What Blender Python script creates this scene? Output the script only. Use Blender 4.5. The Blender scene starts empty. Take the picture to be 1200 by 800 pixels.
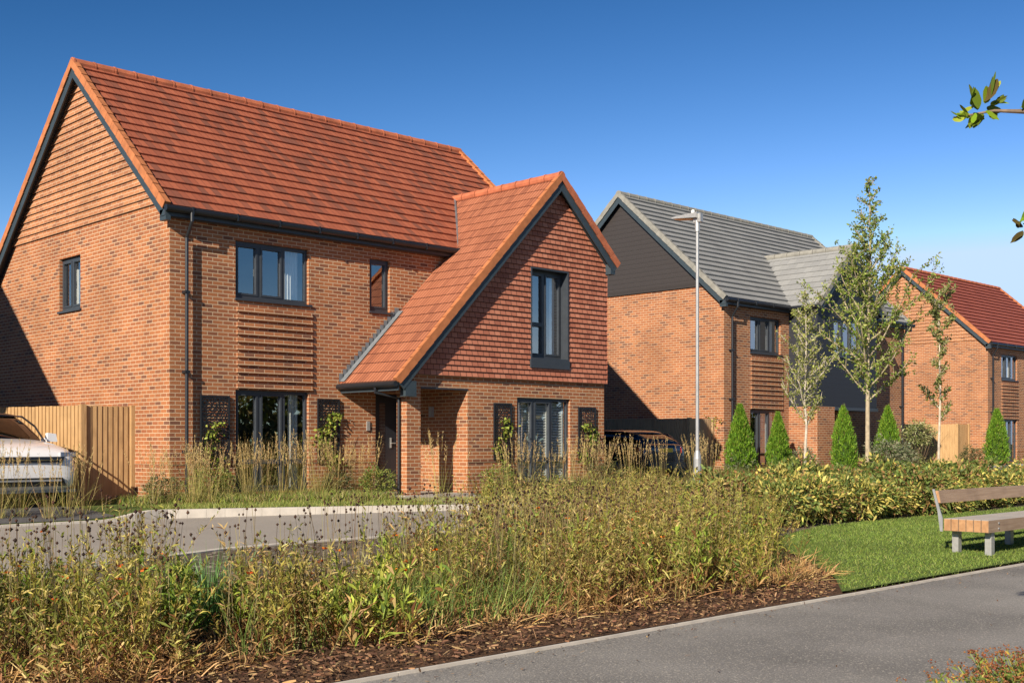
import bpy, math, random
import numpy as np
from mathutils import Vector, Matrix
random.seed(7); rng = np.random.default_rng(7)
C = bpy.context.scene.collection
R = math.radians
sc = bpy.context.scene
EYE = 1.42                                   # camera height above the footpath (path surface is z = 0)

# ------------------------------------------------------------------ camera
F2 = np.array([.6982, .7159]); R2 = np.array([.7159, -.6982])   # forward / right on the ground
cd = bpy.data.cameras.new('camera'); cam = bpy.data.objects.new('camera', cd); C.objects.link(cam)
cam.location = (0, 0, EYE); cam.rotation_euler = (R(90), 0, math.atan2(-F2[0], F2[1]))
cd.sensor_width = 36; cd.lens = 36*1375/1200; cd.shift_y = 118/1200; cd.clip_end = 3000; cd.clip_start = .05
sc.camera = cam

def at(px, d): q = (px-600)/1375; return d*(F2+R2*q)     # ground point at a distance along a sight line
# ------------------------------------------------------------------ light
SUN = Vector((1, .36, -.53)).normalized()
el = math.asin(-SUN.z)
w = bpy.data.worlds.new('World'); sc.world = w; w.use_nodes = True
nt = w.node_tree; bg = nt.nodes['Background']
sky = nt.nodes.new('ShaderNodeTexSky'); sky.sky_type = 'NISHITA'; sky.sun_disc = False
sky.sun_elevation = el; sky.sun_rotation = math.atan2(-SUN.x, -SUN.y)
sky.air_density = .95; sky.dust_density = .35; sky.ozone_density = 3.2; sky.altitude = 1500
hs = nt.nodes.new('ShaderNodeHueSaturation'); hs.inputs['Saturation'].default_value = .98
nt.links.new(sky.outputs[0], hs.inputs['Color']); gm = nt.nodes.new('ShaderNodeGamma'); gm.inputs[1].default_value = 1.25; nt.links.new(hs.outputs[0], gm.inputs[0])
tn = nt.nodes.new('ShaderNodeMix'); tn.data_type = 'RGBA'; tn.blend_type = 'MULTIPLY'; tn.inputs[0].default_value = 1; tn.inputs[7].default_value = (.98, .965, .94, 1)
nt.links.new(gm.outputs[0], tn.inputs[6]); 
sp = nt.nodes.new('ShaderNodeSeparateColor'); cb = nt.nodes.new('ShaderNodeCombineColor'); nt.links.new(tn.outputs[2], sp.inputs[0])
for ch, (kk, gg) in enumerate(((3.2, 2.3), (1.04, 1.62), (.78, 1.5))):        # deeper, polarised blue
    a_ = nt.nodes.new('ShaderNodeMath'); a_.operation = 'MULTIPLY'; a_.inputs[1].default_value = .106; b_ = nt.nodes.new('ShaderNodeMath'); b_.operation = 'POWER'; b_.inputs[1].default_value = gg
    c_ = nt.nodes.new('ShaderNodeMath'); c_.operation = 'MULTIPLY'; c_.inputs[1].default_value = kk/.106
    nt.links.new(sp.outputs[ch], a_.inputs[0]); nt.links.new(a_.outputs[0], b_.inputs[0]); nt.links.new(b_.outputs[0], c_.inputs[0]); m_ = nt.nodes.new('ShaderNodeMath'); m_.operation = 'MINIMUM'; m_.inputs[1].default_value = (.50, .67, .94)[ch]/.106; nt.links.new(c_.outputs[0], m_.inputs[0]); nt.links.new(m_.outputs[0], cb.inputs[ch])
nt.links.new(cb.outputs[0], bg.inputs[0])
bg.inputs[1].default_value = .076
sd = bpy.data.lights.new('sun', 'SUN'); so = bpy.data.objects.new('sun', sd); C.objects.link(so)
sd.energy = 4.9; sd.angle = R(.5); sd.color = (1, .88, .72)
so.rotation_euler = SUN.to_track_quat('-Z', 'Y').to_euler()
sc.view_settings.view_transform = 'Standard'; sc.view_settings.look = 'None'
sc.view_settings.exposure = .72; sc.view_settings.gamma = 1

# ------------------------------------------------------------------ materials
class NT:
    def __init__(s, name):
        s.m = bpy.data.materials.new(name); s.m.use_nodes = True; s.t = s.m.node_tree
        s.p = s.t.nodes['Principled BSDF']; s.out = s.t.nodes['Material Output']
    def n(s, typ, **kw):
        x = s.t.nodes.new('ShaderNode'+typ)
        for k, v in kw.items():
            if k.startswith('_'): setattr(x, k[1:], v)
            else:
                i = x.inputs[int(k[1:])] if k[0] == 'i' and k[1:].isdigit() else x.inputs[k.replace('__', ' ')]
                if hasattr(v, 'is_output'): s.t.links.new(v, i)
                else: i.default_value = v
        return x
    def l(s, a, b): s.t.links.new(a, b)
    def ramp(s, fac, stops, interp='LINEAR'):
        x = s.t.nodes.new('ShaderNodeValToRGB'); s.l(fac, x.inputs[0]); r = x.color_ramp; r.interpolation = interp
        while len(r.elements) < len(stops): r.elements.new(.5)
        for e, (p, c) in zip(r.elements, stops): e.position = p; e.color = (*c, 1)
        return x.outputs[0]
    def mix(s, a, b, fac, mode='MIX'):
        x = s.t.nodes.new('ShaderNodeMix'); x.data_type = 'RGBA'; x.blend_type = mode
        for v, i in ((fac, 0), (a, 6), (b, 7)):
            if hasattr(v, 'is_output'): s.l(v, x.inputs[i])
            else: x.inputs[i].default_value = v if i == 0 else (*v, 1)
        return x.outputs[2]
    def bump(s, h, st=.5, dist=.01):
        b = s.n('Bump', Strength=st, Distance=dist, Height=h); s.l(b.outputs[0], s.p.inputs['Normal'])
def plain(name, col, rough=.6, metal=0, noise=.12, scale=8, spec=.5):
    q = NT(name); tc = q.n('TexCoord'); nz = q.n('TexNoise', Vector=tc.outputs['Object'], Scale=scale, Detail=5.)
    a = tuple(c*(1-noise) for c in col); b = tuple(min(1, c*(1+noise)) for c in col)
    q.l(q.ramp(nz.outputs[0], [(.3, a), (.7, b)]), q.p.inputs['Base Color'])
    q.p.inputs['Roughness'].default_value = rough; q.p.inputs['Metallic'].default_value = metal
    q.p.inputs['Specular IOR Level'].default_value = spec
    return q.m

def brick_mat(name, stops, mortar, bw=.225, bh=.075, ms=.011, off=.5, bumpd=.008, rough=.85, big=.25):
    q = NT(name); uv = q.n('UVMap').outputs[0]
    b = q.n('TexBrick', Vector=uv, Color1=(0, 0, 0, 1), Color2=(1, 1, 1, 1), Mortar=(.5, .5, .5, 1), Scale=1.)
    b.inputs['Mortar Size'].default_value = ms*.5; b.inputs['Mortar Smooth'].default_value = .15
    b.inputs['Brick Width'].default_value = bw; b.inputs['Row Height'].default_value = bh; b.offset = off
    nz = q.n('TexNoise', Vector=uv, Scale=26., Detail=6., Roughness=.65)
    big_n = q.n('TexNoise', Vector=uv, Scale=.9, Detail=4.)
    fac = q.n('Math', _operation='MULTIPLY_ADD'); q.l(nz.outputs[0], fac.inputs[0]); fac.inputs[1].default_value = .34
    q.l(b.outputs[0], fac.inputs[2])
    f2 = q.n('Math', _operation='SUBTRACT'); q.l(fac.outputs[0], f2.inputs[0]); f2.inputs[1].default_value = .17
    col = q.ramp(f2.outputs[0], stops)
    mn = q.mix(tuple(c*.82 for c in mortar), mortar, nz.outputs[0])
    col = q.mix(col, mn, b.outputs['Fac'])
    tint = q.ramp(big_n.outputs[0], [(.3, (1-big, 1-big, 1-big)), (.65, (1, 1, 1))])
    q.l(q.mix(col, tint, 1., 'MULTIPLY'), q.p.inputs['Base Color'])
    h = q.n('Math', _operation='MULTIPLY_ADD'); q.l(b.outputs['Fac'], h.inputs[0]); h.inputs[1].default_value = -1.
    hn = q.n('Math', _operation='MULTIPLY'); q.l(nz.outputs[0], hn.inputs[0]); hn.inputs[1].default_value = .5; q.l(hn.outputs[0], h.inputs[2])
    q.bump(h.outputs[0], .7, bumpd); q.p.inputs['Roughness'].default_value = rough
    q.p.inputs['Specular IOR Level'].default_value = .25
    return q.m
BR = [(0, (.17, .076, .048)), (.10, (.22, .09, .05)), (.22, (.30, .112, .052)), (.55, (.35, .13, .055)), (.85, (.40, .158, .066)), (1, (.30, .105, .05))]
M = {}
M['brick'] = brick_mat('brick', BR, (.60, .44, .29), ms=.016)
M['brick_orange'] = brick_mat('brick_orange', [(0, (.27, .11, .055)), (.3, (.36, .145, .065)), (1, (.43, .19, .085))], (.58, .42, .28), ms=.015)
M['roof_red'] = brick_mat('roof_red', [(0, (.21, .078, .05)), (.16, (.25, .085, .052)), (.32, (.32, .092, .050)), (.75, (.36, .107, .056)), (1, (.40, .12, .062))], (.13, .045, .03), .15, .3, .008, 0.5, .006, .75, .15)
M['roof_wing'] = brick_mat('roof_wing', [(0, (.27, .095, .052)), (.3, (.35, .125, .065)), (1, (.41, .155, .083))], (.10, .035, .024), .10, .3, .020, 0., .012, .75, .15)
M['roof_far_red'] = brick_mat('roof_far_red', [(0, (.27, .075, .052)), (1, (.33, .095, .062))], (.20, .05, .038), .3, .3, .005, 0.5, .004, .7, .12)
M['roof_grey'] = brick_mat('roof_grey', [(0, (.235, .24, .24)), (1, (.28, .285, .28))], (.19, .195, .195), .3, .3, .004, 0.5, .004, .75, .12)
M['tile_hung'] = brick_mat('tile_hung', [(0, (.34, .118, .072)), (.2, (.42, .15, .09)), (.7, (.47, .178, .108)), (1, (.52, .21, .13))], (.07, .028, .02), .165, .115, .014, 0.5, .004, .8, .12)
M['ridge'] = plain('ridge', (.40, .12, .055), .8, noise=.25, scale=5)
M['ridge_grey'] = plain('ridge_grey', (.22, .215, .19), .8, noise=.2, scale=5)
M['verge'] = plain('verge', (.40, .14, .05), .8, noise=.2, scale=6)
M['anthracite'] = plain('anthracite', (.035, .042, .052), .42, noise=.1)
M['barge'] = plain('barge', (.032, .048, .06), .5, noise=.1)
M['black_plastic'] = plain('black_plastic', (.014, .016, .02), .35, noise=.1)
M['lead'] = plain('lead', (.15, .165, .18), .5, noise=.2)
M['soffit'] = plain('soffit', (.05, .05, .055), .7)
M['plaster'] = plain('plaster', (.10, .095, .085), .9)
M['curtain'] = plain('curtain', (.72, .72, .70), .9, noise=.05)
M['white_plastic'] = plain('white_plastic', (.75, .75, .73), .5, noise=.04)
M['steel'] = plain('steel', (.42, .42, .41), .42, .5, noise=.12, scale=20)
M['galv'] = plain('galv', (.31, .32, .33), .45, .35, noise=.1, scale=14)
M['stone'] = plain('stone', (.52, .48, .42), .9, noise=.15, scale=5)
M['slab'] = plain('slab', (.34, .31, .27), .9, noise=.2, scale=2)
M['soil'] = plain('soil', (.085, .055, .035), 1, noise=.55, scale=9)
M['tyre'] = plain('tyre', (.012, .012, .013), .8)
M['bark_brown'] = plain('bark_brown', (.17, .12, .08), .9, noise=.4, scale=14)
M['door'] = plain('door', (.02, .022, .028), .35, noise=.08)

def siding(name, col):
    q = NT(name); uv = q.n('UVMap').outputs[0]; s = q.n('SeparateXYZ', i0=uv)
    f = q.n('Math', _operation='MODULO'); q.l(s.outputs[1], f.inputs[0]); f.inputs[1].default_value = .15
    d = q.n('Math', _operation='DIVIDE'); q.l(f.outputs[0], d.inputs[0]); d.inputs[1].default_value = .15
    c = q.ramp(d.outputs[0], [(0, tuple(v*.35 for v in col)), (.08, col), (.95, tuple(v*1.15 for v in col)), (1, tuple(v*.35 for v in col))])
    mp = q.n('Mapping', Vector=uv); mp.inputs['Scale'].default_value = (1.5, 30, 1)
    nz = q.n('TexNoise', Vector=mp.outputs[0], Scale=3., Detail=4.)
    q.l(q.mix(c, tuple(v*.6 for v in col), nz.outputs[0]), q.p.inputs['Base Color'])
    q.bump(d.outputs[0], .6, .012); q.p.inputs['Roughness'].default_value = .6
    return q.m
M['siding'] = siding('siding', (.038, .031, .029))
M['cladding'] = siding('cladding', (.022, .026, .036))

def wood(name, a, b, sx=1.5, sy=30):
    q = NT(name); uv = q.n('UVMap').outputs[0]
    mp = q.n('Mapping', Vector=uv); mp.inputs['Scale'].default_value = (sx, sy, 1)
    nz = q.n('TexNoise', Vector=mp.outputs[0], Scale=1.6, Detail=6., Distortion=.6)
    n2 = q.n('TexNoise', Vector=uv, Scale=2.2, Detail=3.)
    c = q.ramp(nz.outputs[0], [(.3, a), (.7, b)])
    q.l(q.mix(c, tuple(v*.72 for v in a), q.ramp(n2.outputs[0], [(.5, (0, 0, 0)), (.75, (.6, .6, .6))])), q.p.inputs['Base Color'])
    q.bump(nz.outputs[0], .4, .004); q.p.inputs['Roughness'].default_value = .8
    return q.m
M['fence'] = wood('fence', (.34, .20, .085), (.50, .32, .15), 30, 1.2)
M['fence_dark'] = wood('fence_dark', (.33, .22, .12), (.46, .32, .18), 30, 1.2)
M['bench_wood'] = wood('bench_wood', (.25, .17, .115), (.37, .27, .19), 1.2, 30)
M['bench_top'] = wood('bench_top', (.36, .33, .29), (.50, .46, .41), 1.2, 30)
M['end_grain'] = wood('end_grain', (.30, .155, .07), (.43, .24, .115), 9, 9)

def foliage(name, rough=.55, trans=.3, tcol=(1.3, 1.25, .6)):
    q = NT(name); a = q.n('Attribute', _attribute_name='Col')
    q.l(a.outputs[0], q.p.inputs['Base Color']); q.p.inputs['Roughness'].default_value = rough
    q.p.inputs['Specular IOR Level'].default_value = .3
    t = q.n('BsdfTranslucent'); q.l(q.mix(a.outputs[0], tcol, 1., 'MULTIPLY'), t.inputs[0])
    m = q.n('MixShader', Fac=trans); q.l(q.p.outputs[0], m.inputs[1]); q.l(t.outputs[0], m.inputs[2]); q.l(m.outputs[0], q.out.inputs[0])
    return q.m
M['leaf'] = foliage('leaf'); M['dry'] = foliage('dry', .8, .15, (1.1, 1, .8))

def glass(name, tint, refl):
    q = NT(name); q.t.nodes.remove(q.p)
    t = q.n('BsdfTransparent', Color=(*tint, 1)); g = q.n('BsdfGlossy', Color=(1, 1, 1, 1), Roughness=.01)
    lw_ = q.n('LayerWeight', Blend=.5); f = q.n('Math', _operation='POWER'); q.l(lw_.outputs['Facing'], f.inputs[0]); f.inputs[1].default_value = 4.; ad = q.n('Math', _operation='MULTIPLY_ADD'); q.l(f.outputs[0], ad.inputs[0]); ad.inputs[1].default_value = .6; ad.inputs[2].default_value = refl
    tc = q.n('TexCoord'); nz = q.n('TexNoise', Vector=tc.outputs['Object'], Scale=1.3, Detail=1.)
    bp = q.n('Bump', Strength=.12, Distance=.02, Height=nz.outputs[0]); q.l(bp.outputs[0], g.inputs['Normal'])
    m = q.n('MixShader', i0=ad.outputs[0]); q.l(t.outputs[0], m.inputs[1]); q.l(g.outputs[0], m.inputs[2]); q.l(m.outputs[0], q.out.inputs[0])
    return q.m
M['glass'] = glass('glass', (.88, .92, .92), .30)
M['car_glass'] = glass('car_glass', (.10, .11, .11), .12)

def ground_mat(name, stops, sc1, sc2, bd, rough=.95, spots=None):
    q = NT(name); tc = q.n('TexCoord').outputs['Object']
    n1 = q.n('TexNoise', Vector=tc, Scale=sc1, Detail=3.); n2 = q.n('TexNoise', Vector=tc, Scale=sc2, Detail=4., Roughness=.7)
    a = q.n('Math', _operation='MULTIPLY_ADD'); q.l(n1.outputs[0], a.inputs[0]); a.inputs[1].default_value = .35
    b = q.n('Math', _operation='MULTIPLY'); q.l(n2.outputs[0], b.inputs[0]); b.inputs[1].default_value = .65; q.l(b.outputs[0], a.inputs[2])
    c = q.ramp(a.outputs[0], stops)
    if spots:
        v = q.n('TexVoronoi', Vector=tc, Scale=spots[0]); s = q.n('SeparateColor', i0=v.outputs['Color'])
        c = q.mix(c, spots[2], q.ramp(s.outputs[0], [(spots[1], (0, 0, 0)), (spots[1]+.03, (1, 1, 1))]))
    q.l(c, q.p.inputs['Base Color']); q.bump(n2.outputs[0], .8, bd); q.p.inputs['Roughness'].default_value = rough
    q.p.inputs['Specular IOR Level'].default_value = .2
    return q.m
M['asphalt'] = ground_mat('asphalt', [(.34, (.12, .115, .108)), (.5, (.22, .21, .196)), (.66, (.35, .335, .31))], .8, 70, .008, .9, (110, .9, (.40, .37, .32)))
M['road'] = ground_mat('road', [(.35, (.26, .235, .205)), (.65, (.37, .34, .30))], .6, 40, .004, .9)
M['drive'] = ground_mat('drive', [(.35, (.07, .07, .075)), (.65, (.12, .12, .12))], .6, 30, .004, .85)
M['lawn'] = ground_mat('lawn', [(.3, (.06, .095, .02)), (.55, (.11, .155, .035)), (.75, (.17, .20, .06))], 1.1, 35, .02)
M['gravel'] = ground_mat('gravel', [(.35, (.05, .038, .028)), (.5, (.12, .095, .07)), (.7, (.22, .18, .14))], 2, 30, .03, 1, (22, .88, (.40, .34, .27)))
M['mulch_ground'] = ground_mat('mulch_ground', [(.35, (.035, .02, .012)), (.5, (.10, .055, .032)), (.7, (.20, .12, .07))], 3, 40, .03)
M['far_ground'] = ground_mat('far_ground', [(.35, (.06, .09, .03)), (.65, (.10, .12, .05))], .05, 2, .02)

def paint(name, col, rough=.25, coat=.6):
    q = NT(name); q.p.inputs['Base Color'].default_value = (*col, 1); q.p.inputs['Roughness'].default_value = rough
    q.p.inputs['Coat Weight'].default_value = coat; q.p.inputs['Coat Roughness'].default_value = .05
    return q.m
M['car_black'] = paint('car_black', (.012, .012, .014)); M['car_white'] = paint('car_white', (.74, .74, .75)); M['car_navy'] = paint('car_navy', (.012, .016, .03))
M['lamp_lens'] = paint('lamp_lens', (.35, .36, .38), .08, 1); M['red_lens'] = paint('red_lens', (.30, .01, .01), .12, 1)
M['plate_yellow'] = paint('plate_yellow', (.75, .50, .02), .4, 0); M['chrome'] = plain('chrome', (.7, .7, .7), .15, 1, 0)
M['amber'] = paint('amber', (.35, .15, .04), .4, .2)

# ------------------------------------------------------------------ object helpers
def mkobj(name, me, parent=None, mat=None):
    o = bpy.data.objects.new(name, me); C.objects.link(o)
    if parent: o.parent = parent
    if mat is not None:
        for m in (mat if isinstance(mat, (list, tuple)) else [mat]): me.materials.append(M[m])
    return o
def tag(o, label=None, cat=None, group=None, kind=None):
    if label: o['label'] = label
    if cat: o['category'] = cat
    if group: o['group'] = group
    if kind: o['kind'] = kind
    return o
def thing(name, label, cat, loc=(0, 0, 0), rz=0, group=None):
    o = bpy.data.objects.new(name, None); C.objects.link(o); o.location = loc; o.rotation_euler = (0, 0, rz)
    o.empty_display_size = .3
    return tag(o, label, cat, group)
def copy_tree(o, parent=None):
    c = o.copy(); C.objects.link(c); c.parent = parent
    for ch in KIDS.get(o.name, []): copy_tree(ch, c)
    return c
KIDS = {}
def index_kids():
    KIDS.clear()
    for o in C.objects:
        if o.parent: KIDS.setdefault(o.parent.name, []).append(o)

class MB:
    """collects faces (with uv in metres) and links them as one mesh object"""
    def __init__(s): s.v = []; s.f = []; s.uv = []; s.sm = []; s.mi = []
    def face(s, pts, uv=None, smooth=False, mi=0):
        pts = [Vector(p) for p in pts]; k = len(s.v); s.v += [tuple(p) for p in pts]; s.f.append(tuple(range(k, k+len(pts))))
        if uv is None:
            n = (pts[1]-pts[0]).cross(pts[2]-pts[0])
            ax = [abs(n.x), abs(n.y), abs(n.z)]
            if ax[2] > max(ax[0], ax[1])*1.2: uv = [(p.x, p.y) for p in pts]
            elif ax[0] > ax[1]: uv = [(p.y, p.z) for p in pts]
            else: uv = [(p.x, p.z) for p in pts]
        s.uv += uv; s.sm.append(smooth); s.mi.append(mi)
    def hexa(s, p, mi=0):      # p: 8 points, bottom 4 ccw then top 4
        for q in ((3, 2, 1, 0), (4, 5, 6, 7), (0, 1, 5, 4), (1, 2, 6, 5), (2, 3, 7, 6), (3, 0, 4, 7)): s.face([p[i] for i in q], mi=mi)
    def box(s, a, b, mi=0):
        x0, y0, z0 = [min(a[i], b[i]) for i in range(3)]; x1, y1, z1 = [max(a[i], b[i]) for i in range(3)]
        s.hexa([(x0, y0, z0), (x1, y0, z0), (x1, y1, z0), (x0, y1, z0), (x0, y0, z1), (x1, y0, z1), (x1, y1, z1), (x0, y1, z1)], mi)
    def beam(s, p, q, side, up):   # parallelepiped from p to q with side and up vectors (corner based)
        p, q, side, up = map(Vector, (p, q, side, up))
        s.hexa([p, q, q+side, p+side, p+up, q+up, q+side+up, p+side+up])
    def tube(s, pts, r, n=10, cap=True):
        pts = [Vector(p) for p in pts]; rr = r if isinstance(r, (list, tuple)) else [r]*len(pts); rings = []
        for i, p in enumerate(pts):
            d = (pts[min(i+1, len(pts)-1)]-pts[max(i-1, 0)]).normalized()
            a = d.cross(Vector((0, 0, 1)) if abs(d.z) < .9 else Vector((1, 0, 0))).normalized(); b = d.cross(a)
            rings.append([p+(a*math.cos(t)+b*math.sin(t))*rr[i] for t in [2*math.pi*k/n for k in range(n)]])
        L = 0
        for i in range(len(rings)-1):
            L2 = L+(pts[i+1]-pts[i]).length
            for k in range(n):
                j = (k+1) % n; s.face([rings[i][k], rings[i+1][k], rings[i+1][j], rings[i][j]], [(k*.05, L), (k*.05, L2), (k*.05+.05, L2), (k*.05+.05, L)], True)
            L = L2
        if cap: s.face(rings[0]); s.face(rings[-1][::-1])
    def build(s, name, mat, parent=None, merge=False):
        me = bpy.data.meshes.new(name); me.from_pydata(s.v, [], s.f)
        ul = me.uv_layers.new(name='UVMap'); ul.data.foreach_set('uv', np.array(s.uv, 'f').ravel())
        me.polygons.foreach_set('use_smooth', s.sm); me.polygons.foreach_set('material_index', s.mi)
        if merge:
            import bmesh
            b = bmesh.new(); b.from_mesh(me); bmesh.ops.remove_doubles(b, verts=b.verts, dist=.0004); bmesh.ops.recalc_face_normals(b, faces=b.faces); b.to_mesh(me); b.free()
        me.update(); return mkobj(name, me, parent, mat)
UP = Vector((0, 0, 1))
class Fr:
    """wall frame: a runs right as seen from outside, z up, o outward"""
    def __init__(s, org, n): s.o = Vector(org); s.n = Vector(n); s.u = UP.cross(s.n)
    def p(s, a, z, o=0): return s.o+s.u*a+UP*z+s.n*o
    def box(s, mb, a0, a1, z0, z1, o0, o1, mi=0):
        mb.hexa([s.p(a0, z0, o1), s.p(a1, z0, o1), s.p(a1, z0, o0), s.p(a0, z0, o0), s.p(a0, z1, o1), s.p(a1, z1, o1), s.p(a1, z1, o0), s.p(a0, z1, o0)], mi)

def wall(mb, fr, a0, a1, z0, z1, holes=(), reveal=.1):
    A = sorted({a0, a1, *[h[0] for h in holes], *[h[1] for h in holes]}); Z = sorted({z0, z1, *[h[2] for h in holes], *[h[3] for h in holes]})
    A = [a for a in A if a0 <= a <= a1]; Z = [z for z in Z if z0 <= z <= z1]
    for i in range(len(A)-1):
        for j in range(len(Z)-1):
            ca, cz = (A[i]+A[i+1])/2, (Z[j]+Z[j+1])/2
            if any(h[0] < ca < h[1] and h[2] < cz < h[3] for h in holes): continue
            mb.face([fr.p(A[i], Z[j]), fr.p(A[i+1], Z[j]), fr.p(A[i+1], Z[j+1]), fr.p(A[i], Z[j+1])])
    for h in holes:
        x0, x1, y0, y1 = h[:4]; r = -(h[4] if len(h) > 4 else reveal)
        mb.face([fr.p(x0, y0), fr.p(x0, y1), fr.p(x0, y1, r), fr.p(x0, y0, r)]); mb.face([fr.p(x1, y0), fr.p(x1, y0, r), fr.p(x1, y1, r), fr.p(x1, y1)])
        mb.face([fr.p(x0, y1), fr.p(x1, y1), fr.p(x1, y1, r), fr.p(x0, y1, r)]); mb.face([fr.p(x0, y0), fr.p(x0, y0, r), fr.p(x1, y0, r), fr.p(x1, y0)])

def tiles(mb, E, al, sl, S, gauge, ext, th=.032, lip=.006, side_uv=0):
    """rows of lapped tiles; E eave point, al unit vector along, sl unit vector up the slope, ext(s)->(a0,a1)"""
    E, al, sl = Vector(E), Vector(al), Vector(sl); nn = al.cross(sl).normalized()
    if nn.z < 0: nn = -nn
    n = int(math.ceil(S/gauge))
    for i in range(n):
        s0 = i*gauge; s1 = min(S, s0+gauge); a0, a1 = ext((s0+s1)/2)
        jit = (random.random()-.5)*.003
        P = lambda a, s, h: E+al*a+sl*s+nn*h
        mb.face([P(a0, s0, th+jit), P(a1, s0, th+jit), P(a1, s1, lip), P(a0, s1, lip)], [(a0, s0), (a1, s0), (a1, s1), (a0, s1)])
        mb.face([P(a0, s0, -.004), P(a1, s0, -.004), P(a1, s0, th+jit), P(a0, s0, th+jit)], [(a0, s0), (a1, s0), (a1, s0+.02), (a0, s0+.02)])
        for a in (a0, a1): mb.face([P(a, s0, -.01), P(a, s1, -.01), P(a, s1, lip), P(a, s0, th+jit)], [(a, s0), (a, s1), (a, s1+.01), (a, s0+.01)])

def window(parent, fr, a0, a1, z0, z1, rec=.07, lights=3, rail=None, curtain=None, blinds=False, sill=True, handles=True):
    mb = MB(); fw, fd = .055, .06; o1 = -rec; o0 = -rec-fd; e = .003
    fr.box(mb, a0+e, a1-e, z1-.07, z1-e, o0, o1); fr.box(mb, a0+e, a1-e, z0+e, z0+.075, o0, o1)
    fr.box(mb, a0+e, a0+fw, z0+.075, z1-.07, o0, o1); fr.box(mb, a1-fw, a1-e, z0+.075, z1-.07, o0, o1)
    W = (a1-a0)/lights; hd = MB()
    for k in range(lights):
        l, r = a0+k*W, a0+(k+1)*W
        if k: fr.box(mb, l-.035, l+.035, z0+.075, z1-.07, o0, o1)
        cl = l+(fw if k == 0 else .035); cr = r-(fw if k == lights-1 else .035); c = .04   # casement
        if k != lights-1 or lights == 1 or lights == 2:
            q = o1+.012
            fr.box(mb, cl, cr, z1-.07-c, z1-.072, o0+.01, q); fr.box(mb, cl, cr, z0+.077, z0+.075+c, o0+.01, q)
            fr.box(mb, cl, cl+c, z0+.075+c, z1-.07-c, o0+.01, q); fr.box(mb, cr-c, cr, z0+.075+c, z1-.07-c, o0+.01, q)
            if handles and k == 0:
                hz = (z0+z1)/2 if rail is None else z0+1.15
                fr.box(hd, cr-.03, cr-.012, hz-.08, hz+.06, o0-.05, o0-.035)
        if rail: fr.box(mb, cl, cr, z0+rail, z0+rail+.09, o0+.01, o1+.006)
    w_ = mb.build('window', 'anthracite', parent)
    g = MB(); og = (o0+o1)/2-.01; g.face([fr.p(a0+fw, z0+.07, og), fr.p(a1-fw, z0+.07, og), fr.p(a1-fw, z1-.07, og), fr.p(a0+fw, z1-.07, og)])
    g.build('pane', 'glass', w_)
    if sill:
        s_ = MB(); fr.box(s_, a0-.02, a1+.06, z0-.045, z0-.004, -rec-.02, .045); s_.build('sill', 'anthracite', w_)
    if hd.f: hd.build('handle', 'steel', w_)
    if curtain:
        cu = MB()
        for (c0, c1) in curtain:
            n = max(4, int((c1-c0)*(a1-a0)/.035)); x0 = a0+c0*(a1-a0); dx = (c1-c0)*(a1-a0)/n
            for k in range(n):
                p0, p1 = (.03 if k % 2 else 0), (0 if k % 2 else .03)
                cu.face([fr.p(x0+k*dx, z0+.02, o0-.12-p0), fr.p(x0+(k+1)*dx, z0+.02, o0-.12-p1), fr.p(x0+(k+1)*dx, z1-.02, o0-.12-p1), fr.p(x0+k*dx, z1-.02, o0-.12-p0)], smooth=True)
        cu.build('curtain', 'curtain', w_)
    if blinds:
        b = MB(); z = z0+.1
        while z < z1-.1:
            b.face([fr.p(a0+.07, z, o0-.06), fr.p(a1-.07, z, o0-.06), fr.p(a1-.07, z+.05, o0-.085), fr.p(a0+.07, z+.05, o0-.085)]); z += .062
        for k in range(lights+1):
            x = a0+.07+(a1-a0-.14)*k/lights; fr.box(b, x-.025, x+.025, z0+.05, z1-.05, o0-.12, o0-.05)
        b.build('shutter', 'curtain', w_)
    return w_

# ------------------------------------------------------------------ house pieces
EV = 5.51; SLP = .892                       # tile edge height, roof slope (rise per metre)
def corbels_front(parent, fr, a0, a1, z0, n, mat='brick'):
    mb = MB()
    for k in range(n):
        z = z0+k*.15; P = fr.p; o_ = .05; mb.hexa([P(a0, z, o_), P(a1, z, o_), P(a1, z, .002), P(a0, z, .002), P(a0, z+.085, o_-.008), P(a1, z+.085, o_-.008), P(a1, z+.085, .002), P(a0, z+.085, .002)])
    mb.build('corbelled_panel', mat, parent)
def downpipe(parent, x, y, ztop, fn=(0, -1, 0), drop=.45):
    n = Vector(fn); mb = MB(); p = Vector((x, y, 0))
    mb.tube([p+n*.30+UP*ztop, p+n*.30+UP*(ztop-.16), p+n*.10+UP*(ztop-drop), p+n*.10+UP*.05], .034, 10)
    for z in np.arange(.9, ztop-.6, 1.5): mb.box(p+n*.002+Vector((-.05, -.05, z)) if 0 else (x-.05, y-.14 if fn[1] else y-.05, z), (x+.05, y-.003 if fn[1] else y+.05, z+.05))
    mb.build('downpipe', 'black_plastic', parent)
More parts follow.
